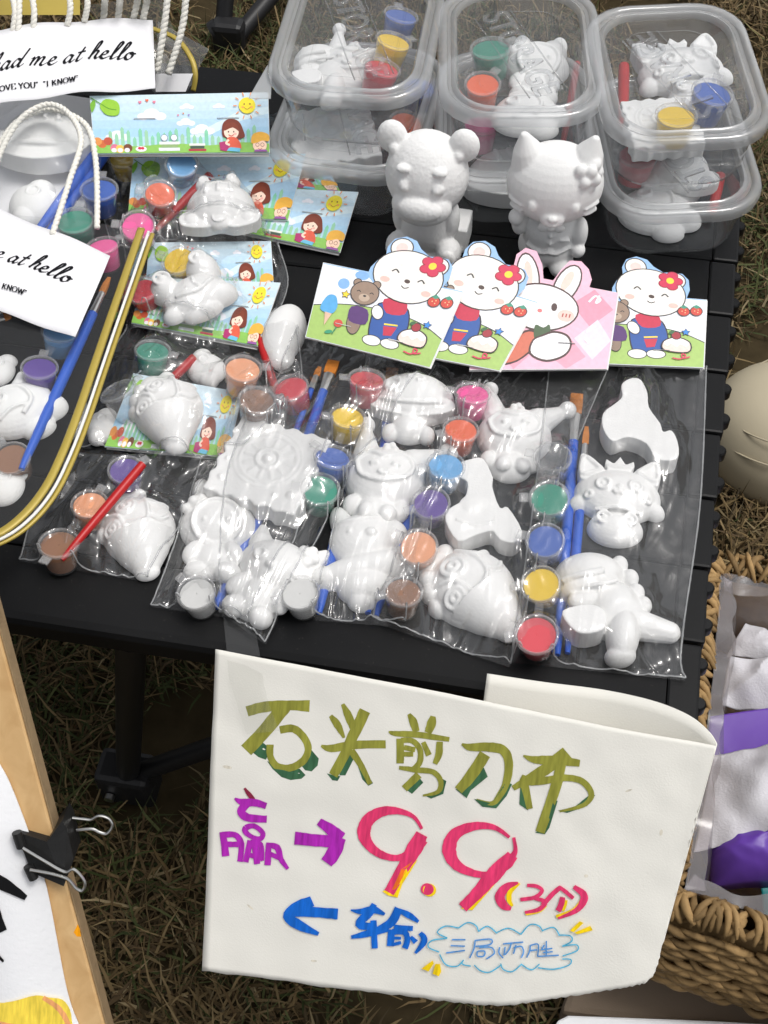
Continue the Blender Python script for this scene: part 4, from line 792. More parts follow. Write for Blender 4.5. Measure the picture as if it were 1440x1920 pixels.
def cat():
    f = Fig(); f.E(0, 0, 6.0, 3.05, 2.3, 2.5)
    for sx in (-1, 1): f.tube([(sx * 1.65, .1, 7.2), (sx * 1.95, .1, 8.3), (sx * 2.2, .1, 9.3)], [1.25, .85, .2], 16)
    for a in range(6): f.E(1.75 + .6 * math.cos(a * 1.047), -1.25, 7.35 + .6 * math.sin(a * 1.047), .42, .35, .42)
    f.E(1.75, -1.55, 7.35, .36); f.E(2.2, -.5, 7.9, .5, .5, .45); f.E(2.45, -.3, 7.2, .45)
    for sx in (-1, 1): f.E(sx * 1.3, -2.05, 5.8, .32, .24, .4); f.L([(sx * 1.95, -1.72, 5.5), (sx * 2.4, -1.4, 5.55), (sx * 2.8, -.95, 5.6)], .12); f.L([(sx * 1.95, -1.64, 5.05), (sx * 2.35, -1.3, 5.0), (sx * 2.7, -.9, 5.0)], .12)
    f.E(0, -2.1, 5.0, .8, .42, .55); f.E(0, -2.5, 5.25, .3, .2, .2); f.L([(-.4, -2.42, 4.85), (-.15, -2.5, 4.75), (0, -2.52, 4.9), (.15, -2.5, 4.75), (.4, -2.42, 4.85)], .08)
    f.E(0, .1, 2.6, 1.85, 1.5, 2.1); f.E(0, .1, 1.2, 2.0, 1.65, 1.3); f.E(-2.0, -.5, 3.4, .55, .6, 1.0); f.E(-2.25, -.9, 4.0, .5, .5, .55); f.E(1.9, -.4, 2.6, .55, .65, 1.2); f.E(1.9, -.9, 1.7, .5); f.E(-.95, -1.0, .5, .85, 1.1, .6); f.E(.95, -1.0, .5, .85, 1.1, .6)
    f.E(-.5, -1.45, 3.75, .42, .2, .3); f.E(.5, -1.45, 3.75, .42, .2, .3); f.E(0, -1.5, 3.75, .2)
    for z in (3.1, 2.5, 1.9): f.E(.05, -1.45, z, .14)
    f.L([(-1.5, -.95, 2.0), (-.6, -1.45, 1.75), (0, -1.55, 1.85), (.6, -1.45, 1.75), (1.5, -.95, 2.0)], .1); f.box((1.0, -1.25, 2.7), .7, .3, .12); return f
FM['bear'] = remesh(bear(), 'plaster_bear', .09, 1); FM['cat'] = remesh(cat(), 'plaster_cat', .085, 2)
FM['bear'].transform(Matrix.Diagonal((1, 1, 1.2, 1))); FM['cat'].transform(Matrix.Diagonal((1, 1, 1.1, 1)))
_n = [v.normal.copy() for v in FM['bear'].vertices]; _c = [v.co.copy() for v in FM['bear'].vertices]     # fur-like tooling on the bear
FM['bear'].vertices.foreach_set('co', [x for c, n in zip(_c, _n) for x in c + n * (.00016 * noise.noise(c * 700) + .00026 * noise.noise(Vector((c.x * 1500, c.y * 1500, c.z * 500))))]); FM['bear'].update()
CONTENT = []            # (verts, polys) of what lies in the clear bags, for draping the film
def content(me, mw):
    CONTENT.append(([mw @ v.co for v in me.vertices], [tuple(p.vertices) for p in me.polygons]))
def figure(kind, px, py, label, rot=0, h=.0, scale=1.0, tilt=(0, 0), mid=.8, drape=True, cat='figurine', group=None, flip=1):
    """plaster casting lying on its flat back; px,py = middle of its front as surveyed"""
    c = at(px, py, h + mid * .01 * scale); c.z -= mid * .01 * scale
    o = bpy.data.objects.new('plaster_figure', FM[kind]); COL.objects.link(o)
    o.matrix_world = Matrix.Translation(c) @ Matrix.Rotation(R(YAW + rot), 4, 'Z') @ Matrix.Rotation(R(tilt[0]), 4, 'X') @ Matrix.Rotation(R(tilt[1]), 4, 'Y') @ Matrix.Diagonal((scale * flip, scale, scale, 1))
    tag(o, label, cat, group)
    if drape: content(FM[kind], o.matrix_world)
    return o
ft = .0015
figure('bear', 800, 424, 'white unpainted plaster bear standing in front of the plastic tubs', rot=-14, h=.0005, scale=1.10, mid=2.0, drape=False)
figure('cat', 1030, 440, 'white unpainted plaster cat in a waistcoat standing by the tubs', rot=-8, h=.0005, scale=1.13, mid=2.2, drape=False)
figure('buggy', 412, 386, 'domed plaster beetle car with two headlamp knobs in the top cartoon bag', 2, .026, 1.05)
figure('twin', 360, 540, 'lumpy plaster casting with two ringed knobs lying across a cartoon card', 32, .022, .98)
figure('fish', 314, 762, 'round plaster fish beside the cartoon card with green and purple pots', 12, .012, .98)
figure('fish', 258, 990, 'round plaster fish beside the red brush near the table front', 12, ft, .98)
figure('fish', 890, 1100, 'round plaster fish in the bag beside the yellow and red pots', 35, ft, 1.12, flip=1)
figure('biscuit', 504, 882, 'square wavy-edged plaster plaque with sunburst relief', -22, ft + .004, 1.1)
figure('rabbit', 403, 1000, 'plaster rabbit with oval face line at the table front', -3, ft, 1.18)
figure('kitten', 505, 1075, 'plaster kitten with a flower by its ear lying askew', -28, ft, 1.2)
figure('hatman', 685, 1040, 'plaster rabbit figure with wide hat brim between the two bag seams', 4, ft, 1.2)
figure('jester', 722, 888, 'plaster jester head with ball-tipped cap in the middle bag', -10, ft + .002, 1.22)
figure('jester', 965, 808, 'plaster jester head with ball-tipped cap under the pink rabbit card', -6, ft, 1.12)
figure('mushroom', 772, 755, 'plaster mushroom casting below the first meadow card', -8, .006, 1.12)
figure('duckback', 902, 955, 'plaster duck casting turned back side up', 0, ft, .86)
figure('pearback', 1190, 800, 'smooth pear-shaped plaster casting turned back side up under the end meadow card', 0, ft, .86)
figure('foxcrown', 1158, 935, 'plaster fox wearing a small crown above the dinosaur', -10, ft, .96)
figure('dino', 1135, 1128, 'plaster dinosaur beside the yellow and red paint pots', 6, ft, 1.08)
figure('smooth_egg', 530, 615, 'smooth egg-shaped plaster casting half hidden behind cartoon cards', -12, .006, 1.0)
figure('nugget', 190, 795, 'small rounded plaster piece at the corner of the cartoon bag', 20, .004, .62)
figure('nugget', 385, 685, 'small plaster lump partly covered by crinkled film beside the green pot', 50, .004, .7)

# ================================================================== PAINT POTS
PH = .0185
def pot_meshes():
    c = MB(); c.lathe([(.0098, 0), (.0102, .0006), (.0118, PH - .0005), (.0113, PH - .0005), (.0096, .0012), (.0004, .001)], n=28, caps=False); c.lathe([(.0004, 0), (.0098, 0)], n=28, caps=False)
    p = MB(); p.lathe([(.0003, .0013), (.0095, .0013), (.01125, PH - .0014), (.0109, PH - .0006), (.0003, PH - .0008)], n=28, caps=False)
    l = MB(); l.lathe([(.0003, PH + .0008), (.0108, PH + .0008), (.0112, PH + .0012)], n=28, caps=False)
    r_ = MB(); r_.lathe([(.0112, PH + .0012), (.0116, PH + .0017), (.0124, PH + .0017), (.0130, PH + .0010), (.0130, PH - .0003), (.0124, PH - .0008)], n=28, caps=False)
    r_.box((.0158, 0, PH + .0008), .0056, .0062, .0011)
    out = []
    for mb, nm in ((c, 'cup'), (p, 'paint'), (l, 'lid_window'), (r_, 'lid')):
        me = mb.mesh(nm); 
        try: me.set_sharp_from_angle(angle=R(40))
        except Exception: pass
        out.append(me)
    out[0].materials.append(M_CUP); out[2].materials.append(M_POTLID); out[3].materials.append(M_POTRIM)
    return out
CUP, PAINTM, LIDW, LID = pot_meshes()
PM = {}
for k, mt in M_PAINT.items():
    me = PAINTM.copy(); me.materials.append(mt); PM[k] = me
def pot_matrix(px, py, h, tilt, rot, sc):
    up = (Vector((0, 0, 1)) + IMG_RT * math.tan(R(tilt[0])) + IMG_UP * math.tan(R(tilt[1]))).normalized()
    c = at(px, py, h + PH * sc) - up * PH * sc; x = (Matrix.Rotation(R(rot), 3, 'Z') @ IMG_RT); x = (x - up * x.dot(up)).normalized(); y = up.cross(x)
    return Matrix(((x.x * sc, y.x * sc, up.x * sc, c.x), (x.y * sc, y.y * sc, up.y * sc, c.y), (x.z * sc, y.z * sc, up.z * sc, c.z), (0, 0, 0, 1)))
def fill(parent, mw, col, inv, piece):
    if piece:
        cu = local('pot', CUP, None, parent); cu.matrix_local = inv @ mw; sub = cu; im = Matrix.Identity(4)
    else:
        cu = local('cup', CUP, None, parent); cu.matrix_local = inv @ mw; sub = parent; im = inv @ mw
    if col in PM:
        o = local('paint', PM[col], None, sub); o.matrix_local = im
    o = local('lid', LID, None, sub); o.matrix_local = im
    o = local('lid_window', LIDW, None, sub); o.matrix_local = im
    content(LID, mw); content(CUP, mw)
def pots(label, lst, drape=True, h=.0015):
    """lst of (px, py, colour[, height, tilt, lid-tab direction]); more than one = pots moulded together in a strip"""
    global CONTENT
    keep = len(CONTENT); mws = []
    for it in lst:
        px, py, col = it[:3]; hh = it[3] if len(it) > 3 else h; tl = it[4] if len(it) > 4 else (0, -4); ro = it[5] if len(it) > 5 else 160; sc = it[6] if len(it) > 6 else 1.0
        jr = random.Random(int(px * 7 + py)); tl = (tl[0] + jr.uniform(-5, 5), tl[1] + jr.uniform(-5, 5)); mws.append((pot_matrix(px, py, hh, tl, ro + jr.uniform(-40, 40), sc * jr.uniform(.94, 1.04)), col))
    multi = len(lst) > 1; loc = mws[0][0].translation.copy()
    t = thing('paint_pot_strip' if multi else 'paint_pot', label, 'paint pots' if multi else 'paint pot', loc); inv = Matrix.Translation(-loc)
    for mw, col in mws: fill(t, mw, col, inv, multi)
    for (a, _), (b, _) in zip(mws, mws[1:]):
        p, q = a @ Vector((0, 0, PH - .001)), b @ Vector((0, 0, PH - .001)); d = (q - p)
        if d.length > .028:
            u = d.normalized(); s = u.cross(Vector((0, 0, 1))).normalized(); m = MB(); ctr = (p + q) / 2
            m.box(ctr, d.length - .0262, .0052, .0012, (u, s, u.cross(s) * -1)); m.build('bridge', M_CUP, t, smooth=False)
    if not drape: CONTENT = CONTENT[:keep]
    return t
pots('strip of light blue, orange and pink paint pots in the top cartoon bag', [(340, 308, 'light blue', .022, (6, -10), 150), (300, 364, 'orange', .022, (10, -12), 150), (258, 424, 'pink', .022, (4, -14), 140)])
pots('yellow paint pot under the top cartoon bag', [(232, 296, 'yellow', .006)])
pots('pair of yellow and red paint pots beside the knobbed plaster casting', [(334, 488, 'yellow', .010, (-8, -10)), (266, 545, 'red', .010, (-10, 0))])
pots('teal green paint pot with open rim below the cartoon cards', [(286, 658, 'green', .008, (14, 14), 20)])
pots('peach and brown paint pots joined beside the sunburst plaque', [(455, 692, 'peach', .014, (6, 6), 10), (482, 752, 'brown', .012, (8, 4), 5)])
pots('empty clear paint pot with raised lid beside the round fish', [(222, 735, 'clear', .008, (-22, 20), 60)])
pots('red paint pot beside the red and black brush', [(545, 728, 'red', .002, (-8, 6), 200)])
pots('strip of purple, peach and brown paint pots behind the red brush', [(236, 882, 'purple', .002, (6, 4), 40), (168, 946, 'peach', .002, (6, 6), 40), (110, 1020, 'brown', .002, (8, 6), 210)])
pots('strip of red, yellow, dull blue and green pots beside the mushroom casting', [(688, 712, 'red', .008, (8, 14)), (652, 782, 'yellow', .006, (10, 14)), (624, 858, 'blue', .004, (8, 10)), (600, 918, 'green', .001, (6, -4))])
pots('white paint pot between the kitten and the blue brushes', [(562, 1112, 'white', .0015)])
pots('white paint pot under the feet of the plaster rabbit', [(368, 1112, 'white', .0015)])
pots('strip of six pots from pink to brown along the middle bag seam', [(886, 738, 'pink', .004, (6, 12)), (864, 806, 'orange', .004, (6, 8)), (836, 874, 'light blue', .003, (6, 4)), (808, 944, 'purple', .002), (784, 1026, 'peach', .002), (756, 1110, 'brown', .002, (4, 10))])
pots('strip of clear, green, blue, yellow and red pots beside two blue brushes', [(1036, 858, 'clear', .004, (-6, 0), 200), (1030, 935, 'green', .006, (-8, -6), 185), (1022, 1014, 'blue', .006, (-8, -4), 190), (1014, 1096, 'yellow', .006, (-10, -4), 200), (1006, 1190, 'red', .006, (-8, -6), 190)])

# ================================================================== BRUSHES
def brush(label, a, b, h0, h1, hm, length_tip=.35, flat=True, ferr=.12, bris=.09, r=.0028, bm_=None, group=None):
    """a = bristle end, b = handle end"""
    A, B = at(*a, h0), at(*b, h1); t = thing('paint_brush', label, 'brush', B, group); L = (B - A).length; u = (B - A) / L
    pb, pf = A + u * L * bris, A + u * L * (bris + ferr)
    if bris > 0:
        s = u.cross(Vector((0, 0, 1))).normalized(); n = s.cross(u); m = MB(); w0 = .0042 if flat else .0012
        m.loft([[p + s * (sx * wd) + n * (sy * hh) for sx, sy in ((-1, -1), (1, -1), (1, 1), (-1, 1))] for p, wd, hh in ((A, w0, .0004), (A.lerp(pb, .5), w0 * 1.05 if flat else .0022, .0012), (pb, w0 * .95 if flat else .0022, .0016))])
        m.build('bristles', bm_ or M_BRISTLE, t, smooth=False)
        m = MB(); m.loft([[p + s * (math.cos(k * math.pi / 5) * wd) + n * (math.sin(k * math.pi / 5) * hh) for k in range(10)] for p, wd, hh in ((pb - u * .0005, w0 if flat else .0024, .0019), (pb.lerp(pf, .6), .0034 if flat else .0026, .0024), (pf, .0030, .0030))]); m.build('ferrule', M_STEEL, t)
    m = MB(); hp = [pf - u * .001, pf.lerp(B, .25), pf.lerp(B, .7), B]; m.tube([Vector(p) for p in cr([tuple(p) for p in hp], 4)], [r * (1.0 + .12 * math.sin(k / 12 * 3.1) - .45 * (k / 12) ** 3) for k in range(13)], 12); o = m.build('handle', hm, t)
    return t
brush('flat orange bristle brush with blue handle pointing up beside the red pot', (626, 676), (524, 975), .010, .003, M_HBLUE, r=.0032)
brush('thin orange bristle brush lying beside the flat blue brush', (600, 688), (520, 900), .008, .003, M_HBLUE, flat=False, r=.0020)
brush('red handled brush with black tip beside the brown pot', (535, 790), (478, 610), .006, .012, M_HRED, flat=False, bris=.12, ferr=.0, bm_=M_BRISTLEB)
brush('red brush handle lying over the purple pot strip', (266, 872), (116, 1050), .026, .020, M_HRED, bris=0, ferr=0, r=.0028)
brush('red brush handle under the round fish and cartoon card', (362, 672), (215, 818), .012, .006, M_HRED, bris=0, ferr=0, r=.0032)
brush('red brush handle between the orange pot and the beetle car', (392, 330), (292, 432), .024, .020, M_HRED, bris=0, ferr=0, r=.0034)
brush('red brush handle behind the knobbed plaster casting', (400, 462), (270, 520), .006, .008, M_HRED, bris=0, ferr=0, r=.0032)
brush('orange flat brush with blue handle beside the teal green pot strip', (1082, 738), (1045, 1228), .003, .002, M_HBLUE, r=.0034)
brush('blue brush handle lying close beside the orange flat brush', (1100, 800), (1064, 1225), .003, .002, M_HBLUE, flat=False, r=.0030)
brush('flat brush with brown bristles below the first meadow card', (736, 690), (690, 1150), .002, .002, M_HBLUE, r=.0034)
brush('blue brush handle ending near the foot of the middle bag', (790, 905), (705, 1155), .002, .002, M_HBLUE, bris=0, ferr=0, r=.0032)
brush('blue brush handle ending under the wide hat brim figure', (640, 960), (598, 1150), .002, .002, M_HBLUE, bris=0, ferr=0, r=.0034)
brush('blue brush handle ending beside the plaster rabbit feet', (490, 960), (404, 1140), .002, .002, M_HBLUE, bris=0, ferr=0, r=.0034)

# ================================================================== CLEAR TUBS
CW, CD, CRR, CH = .112, .150, .034, .052
def loop3(w_, d_, r_, z): return [Vector((x, y, z)) for x, y in rrect(w_, d_, r_)]
def tub_meshes():
    t = MB(); prof = [(.020, 0.0015), (.014, 0), (.010, .002), (.0075, .008), (.0035, CH - .010), (.003, CH - .004), (.0, CH - .003), (-.001, CH - .001)]
    t.loft([loop3(CW - 2 * a, CD - 2 * a, CRR - a * .7, z) for a, z in prof], True, False)
    r_ = MB(); pr = [(-.004, CH - .0075), (-.0045, CH - .002), (-.003, CH + .0012), (.000, CH + .0020), (.0022, CH + .0012), (.0030, CH - .0006), (.0052, CH - .0010), (.0066, CH + .0012), (.0084, CH + .0016), (.0098, CH + .0002), (.0104, CH - .003)]
    r_.loft([loop3(CW - 2 * a, CD - 2 * a, CRR - a * .7, z) for a, z in pr], False, False)
    p = MB(); pp = [(.0104, CH - .003), (.0125, CH - .0038), (.024, CH - .0038), (.0246, CH - .0028), (.0254, CH - .0028), (.026, CH - .0036)]
    p.loft([loop3(CW - 2 * a, CD - 2 * a, CRR - a * .7, z) for a, z in pp], False, True)
    tb = MB(); tb.prism([Vector(q) for q in ((-CW / 2 + .004, -CD / 2 - .002, CH - .006), (-CW / 2 - .012, -CD / 2 - .004, CH - .006), (-CW / 2 - .006, -CD / 2 + .034, CH - .006), (-CW / 2 - .003, -CD / 2 + .04, CH - .006))], (0, 0, 1), .0009)
    res = []
    for mb, nm in ((t, 'tub'), (r_, 'lid_rim'), (p, 'lid_panel'), (tb, 'tab')):
        me = mb.mesh(nm)
        try: me.set_sharp_from_angle(angle=R(50))
        except Exception: pass
        res.append(me)
    res[0].materials.append(M_BOX); res[1].materials.append(M_RIM); res[2].materials.append(M_LIDPANEL); res[3].materials.append(M_RIM)
    # embossed word and lines on the lid
    cu = bpy.data.curves.new('word', 'FONT'); cu.body = 'STORAGE'; cu.size = .027; cu.extrude = .0006; cu.bevel_depth = .0005; cu.align_x = 'CENTER'; cu.align_y = 'CENTER'
    to = bpy.data.objects.new('word', cu); COL.objects.link(to); dg = bpy.context.evaluated_depsgraph_get(); em = bpy.data.meshes.new_from_object(to.evaluated_get(dg)); bpy.data.objects.remove(to)
    em.transform(Matrix.Translation((0, 0, CH - .0030)) @ Matrix.Rotation(R(-68), 4, 'Z') @ Matrix.Diagonal((.86, 1.1, 1, 1))); em.materials.clear(); em.materials.append(M_EMB); em.name = 'embossed_word'
    ln = MB(); dv = Vector((math.cos(R(-68)), math.sin(R(-68)), 0)); nv = Vector((-dv.y, dv.x, 0))
    for s in (-.0145, .0145): ln.tube([Vector((0, 0, CH - .0032)) + nv * s - dv * .050, Vector((0, 0, CH - .0032)) + nv * s + dv * .050], .0006, 6)
    lm = ln.mesh('embossed_line'); lm.materials.append(M_EMB)
    return res + [em, lm]
TM = tub_meshes()
def tub(label, px, py, h, rot, tab=False, sc=1.0):
    c = at(px, py, h + CH * sc); c.z -= CH * sc
    t = thing('plastic_tub', label, 'container', c); t.rotation_euler = (0, 0, R(YAW + rot)); t.scale = (sc,) * 3
    local('tub', TM[0], None, t); lid = local('lid', TM[1], None, t); local('lid_panel', TM[2], None, lid); local('embossed_word', TM[4], None, lid); local('embossed_line', TM[5], None, lid)
    if tab: local('tab', TM[3], None, lid)
    return t, c
H2 = CH + .0035
STK = [('left', (672, 200), (672, 60), -14), ('middle', (962, 215), (975, 92), -3), ('right', (1256, 268), (1268, 132), 181)]
names = {'left': 'beside the cartoon bags', 'middle': 'between two other stacks', 'right': 'at the table end'}
for nm, lo, hi, ro in STK:
    tub('lower clear storage tub of the stack ' + names[nm], lo[0], lo[1], .0008, ro)
    tub('upper clear storage tub with embossed lid ' + names[nm], hi[0], hi[1], .0008 + H2, ro + (4 if nm == 'left' else 0), nm == 'left')
def inbox(kind, px, py, h, label, rot=0, sc=.8, tilt=(0, 0)): return figure(kind, px, py, label, rot, h, sc, tilt, drape=False)
U = H2 + .0035; L0 = .0035
inbox('jester', 655, 120, U, 'plaster jester casting inside the upper tub beside the cartoon bags', -15, 1.1, (10, 0)); inbox('dino', 610, 135, U + .002, 'plaster dinosaur inside the upper tub beside the cartoon bags', 5, .95)
inbox('biscuit', 625, 265, L0, 'plaster plaque in the lower tub beside the cartoon bags', 10, 1.15)
pots('blue paint pot standing in the upper tub beside the cartoon bags', [(752, 30, 'blue', U + .012, (18, 10), 60, 1.15)], False); pots('yellow paint pot in the upper tub touching the blue pot', [(738, 78, 'yellow', U + .010, (14, 8), 60, 1.15)], False); pots('red paint pot in the upper tub below the yellow pot', [(716, 128, 'red', U + .008, (16, 6), 60, 1.15)], False)
pots('orange paint pot in the lower tub beside the cartoon bags', [(762, 232, 'orange', L0, (10, 0), 60, 1.1)], False); pots('blue paint pot in the lower tub beside the cartoon bags', [(786, 165, 'blue', L0, (10, 0), 60, 1.1)], False)
inbox('rabbit', 1005, 130, U, 'plaster rabbit casting inside the upper tub between the other stacks', -10, 1.2); inbox('pig', 985, 205, U, 'plaster pig casting in the front of the upper middle tub', 20, 1.05); inbox('bowl', 955, 335, L0, 'plaster bowl casting inside the lower tub between the stacks', 0, 1.15)
pots('green paint pot in the upper tub between the other stacks', [(920, 92, 'green', U + .008, (-4, 4), 60, 1.2)], False); pots('orange paint pot in the upper middle tub below the green pot', [(905, 158, 'orange', U + .004, (0, 0), 60, 1.1)], False); pots('hot pink paint pot in the lower tub between the stacks', [(902, 235, 'pink', L0 + .012, (0, 6), 60, 1.2)], False)
brush('red brush handle inside the lower middle tub', (1082, 120), (1050, 300), L0 + .02, L0, M_HRED, bris=0, ferr=0)
inbox('foxcrown', 1285, 135, U, 'plaster fox casting in the upper tub at the table end', 10, 1.15); inbox('biscuit', 1240, 240, U, 'plaster plaque in the front of the upper tub at the table end', 4, .9); inbox('pig', 1230, 385, L0, 'plaster pig casting in the lower tub at the table end', 0, 1.15); inbox('buggy', 1270, 315, L0 + .012, 'plaster beetle car in the lower tub at the table end', 0, 1.05)
pots('blue paint pot in the upper tub at the table end', [(1336, 175, 'blue', U + .010, (4, 0), 60, 1.2)], False); pots('yellow paint pot in the upper tub at the table end', [(1268, 218, 'yellow', U + .008, (0, 4), 60, 1.2)], False); pots('red paint pot in the lower tub at the table end', [(1196, 292, 'red', L0 + .014, (0, 0), 60, 1.2)], False)
brush('red brush handle inside the upper tub at the table end', (1170, 125), (1168, 235), U + .010, U + .006, M_HRED, bris=0, ferr=0, r=.004)
brush('red brush handle at the front of the lower tub at the table end', (1350, 330), (1335, 400), L0 + .012, L0 + .006, M_HRED, bris=0, ferr=0, r=.004)

# ================================================================== CLEAR GIFT BAGS WITH ROPE HANDLES (left)
def rope(pts, parent, r=.0018, name='rope_handle'):
    q = [Vector(p) for p in cr([tuple(p) for p in pts], 14)]; m = MB(); L = 0; acc = [0]
    for a, b in zip(q, q[1:]): L += (b - a).length; acc.append(L)
    n = max(24, int(L / .0016)); s_ = []; k = 0
    for i in range(n + 1):
        s = L * i / n
        while k < len(q) - 2 and acc[k + 1] < s: k += 1
        s_.append(q[k].lerp(q[k + 1], min(1, (s - acc[k]) / max(1e-9, acc[k + 1] - acc[k]))))
    a_ = (s_[1] - s_[0]).orthogonal().normalized(); fr = []
    for i, p in enumerate(s_):
        t = (s_[min(i + 1, n)] - s_[max(i - 1, 0)]).normalized(); a_ = (a_ - t * a_.dot(t)).normalized(); fr.append((p, a_.copy(), t.cross(a_)))
    for ph in (0, math.pi):
        m.tube([p + (a * math.cos(i * .0016 / .0085 * 6.283 + ph) + b * math.sin(i * .0016 / .0085 * 6.283 + ph)) * r * .36 for i, (p, a, b) in enumerate(fr)], r * .98, 7)
    return m.build(name, M_ROPE, parent, auto=0)
def ribbon(path, half, lift, mat, parent, name, n=4):
    """flat band along 3-D path"""
    q = [Vector(p) for p in cr([tuple(p) for p in path], 8)]; vs = []
    m = MB()
    loops = []
    for i, p in enumerate(q):
        t = (q[min(i + 1, len(q) - 1)] - q[max(i - 1, 0)]).normalized(); s = t.cross(Vector((0, 0, 1))).normalized()
        loops.append([p + s * (half * a) + Vector((0, 0, lift + b)) for a, b in ((-1, -.0004), (-.7, .0008), (.7, .0008), (1, -.0004), (.7, -.0008), (-.7, -.0008))])
    m.loft(loops); return m.build(name, mat, parent, auto=0)
NIB = (38, .16); INKC = (24, 24, 28)
SCRIPT = {  # letter: (advance, strokes)
    'h': (.62, [[(-.05, .1), (.18, .45), (.42, 1.2), (.36, 1.42), (.24, 1.1), (.02, 0)], [(.06, .2), (.28, .6), (.42, .56), (.34, .2), (.42, .02), (.6, .2)]]),
    'a': (.62, [[(.42, .5), (.22, .6), (.02, .25), (.12, .0), (.32, .2), (.46, .58)], [(.46, .58), (.36, .12), (.44, .0), (.62, .2)]]),
    'd': (.66, [[(.42, .5), (.22, .6), (.02, .25), (.12, .0), (.32, .2), (.48, .6)], [(.74, 1.35), (.5, .6), (.38, .1), (.46, .0), (.66, .2)]]),
    'm': (.98, [[(0, .5), (.14, .6), (.02, 0)], [(.06, .2), (.26, .6), (.38, .56), (.26, 0)], [(.32, .2), (.54, .6), (.68, .56), (.58, .12), (.68, 0), (.92, .2)]]),
    'e': (.52, [[(.04, .25), (.28, .36), (.32, .56), (.16, .56), (.02, .2), (.14, .0), (.32, .06), (.5, .22)]]),
    't': (.46, [[(.38, 1.1), (.2, .5), (.12, .1), (.22, 0), (.44, .2)], [(.06, .68), (.48, .74)]]),
    'l': (.4, [[(0, .15), (.2, .5), (.44, 1.2), (.36, 1.4), (.24, 1.0), (.08, .12), (.16, .0), (.38, .2)]]),
    'o': (.54, [[(.3, .58), (.1, .5), (.02, .2), (.14, 0), (.34, .14), (.38, .44), (.28, .58), (.3, .46), (.54, .5)]]), ' ': (.34, [])}
SERIF = {
    'I': (.42, [[(.2, 0), (.2, 1)], [(.06, 0), (.34, 0)], [(.06, 1), (.34, 1)]]), 'L': (.68, [[(.18, 0), (.18, 1)], [(.04, 1), (.32, 1)], [(.04, 0), (.6, 0), (.62, .26)]]), 'O': (.82, [[(.4, 1.02), (.12, .8), (.06, .5), (.12, .2), (.4, -.02), (.68, .2), (.74, .5), (.68, .8), (.4, 1.02)]]),
    'V': (.76, [[(.1, 1), (.4, 0)], [(.4, 0), (.66, 1)], [(0, 1), (.22, 1)], [(.56, 1), (.76, 1)]]), 'E': (.68, [[(.16, 0), (.16, 1)], [(.04, 1), (.58, 1), (.6, .8)], [(.16, .52), (.46, .52)], [(.04, 0), (.6, 0), (.64, .24)]]), 'Y': (.74, [[(.08, 1), (.36, .48), (.36, 0)], [(.36, .48), (.62, 1)], [(0, 1), (.2, 1)], [(.52, 1), (.72, 1)], [(.24, 0), (.48, 0)]]),
    'U': (.8, [[(.16, 1), (.16, .3), (.28, .02), (.5, .02), (.64, .3), (.64, 1)], [(.04, 1), (.3, 1)], [(.54, 1), (.76, 1)]]), 'K': (.76, [[(.16, 0), (.16, 1)], [(.6, 1), (.18, .42)], [(.3, .56), (.66, 0)], [(.04, 1), (.3, 1)], [(.04, 0), (.3, 0)]]), 'N': (.82, [[(.14, 0), (.14, 1)], [(.14, 1), (.66, 0)], [(.66, 0), (.66, 1)], [(.02, 0), (.26, 0)], [(.54, 1), (.78, 1)]]),
    'W': (1.0, [[(.08, 1), (.3, 0)], [(.3, 0), (.5, .9)], [(.5, .9), (.7, 0)], [(.7, 0), (.9, 1)], [(0, 1), (.18, 1)], [(.8, 1), (1, 1)]]), '"': (.36, [[(.08, 1.02), (.06, .82)], [(.22, 1.02), (.2, .82)]]), ' ': (.32, [])}
def write(D, text, table, x, y, s, w_, nib, slant=.0, asp=1.0):
    """letters from a stroke alphabet: baseline start x,y (y up in label space), size s"""
    for ch in text:
        adv, sts = table[ch]
        for p in sts: D.stroke([(x + (a + slant * b) * s, y + b * s * asp) for a, b in p], w_ * s, INKC, sub=6, nib=nib)
        x += adv * s
    return x
def label_sleeve(px, hs_, bow, parent, word_at, sz, small_at, ssz, text1, text2, bowp=1.0):
    """paper sleeve; px corners TL TR BR BL, hs_ heights, bow = how far the middle stands proud"""
    P = [at(x, y, h) for (x, y), h in zip(px, hs_)]
    def S(u, v, l=0.0):
        p = P[0].lerp(P[1], u).lerp(P[3].lerp(P[2], u), v); return p + Vector((0, 0, bow * math.sin(math.pi * u * bowp) + .0012 * math.sin(u * 17 + v * 3) + l))
    m = MB(); m.grid(lambda u, v: S(u, v), 34, 10); o = m.build('label_sleeve', M_PAPER, parent, auto=0); s_ = o.modifiers.new('solid', 'SOLIDIFY'); s_.thickness = .0003; s_.offset = -1
    wd, hg = (P[1] - P[0]).length, (P[3] - P[0]).length
    D = Draw(lambda x, y, l: S(x / wd, 1 - y / hg, .0004 + l))
    write(D, text1, SCRIPT, word_at[0] * wd, word_at[1] * hg, sz, .21, NIB, .28); write(D, text2, SERIF, small_at[0] * wd, small_at[1] * hg, ssz, .19, (0, .3)); D.build('lettering', o, M_MARKER); return S
gb = thing('gift_bag', 'clear gift bag with gold trim edge lying on the table corner', 'gift bag', at(60, 760, 0))
HB = .050
edge = [(268, 432), (238, 520), (206, 612), (176, 700), (148, 782), (118, 858), (88, 918), (48, 968), (0, 1004), (-70, 1030), (-150, 1040)]
pts = cr(edge, 6); m = MB(); vs = []; NE = len(pts)
for i, (x, y) in enumerate(pts):
    b_ = .006 * math.sin(i * .4); p = at(x, y, HB); q = at(min(-60, x - 330), 400 + 640 * i / NE, HB + .002)
    for k in range(9): vs.append(p.lerp(q, k / 8) + Vector((0, 0, .004 * math.sin(math.pi * k / 8) + .0015 * noise.noise(p.lerp(q, k / 8) * 60))))
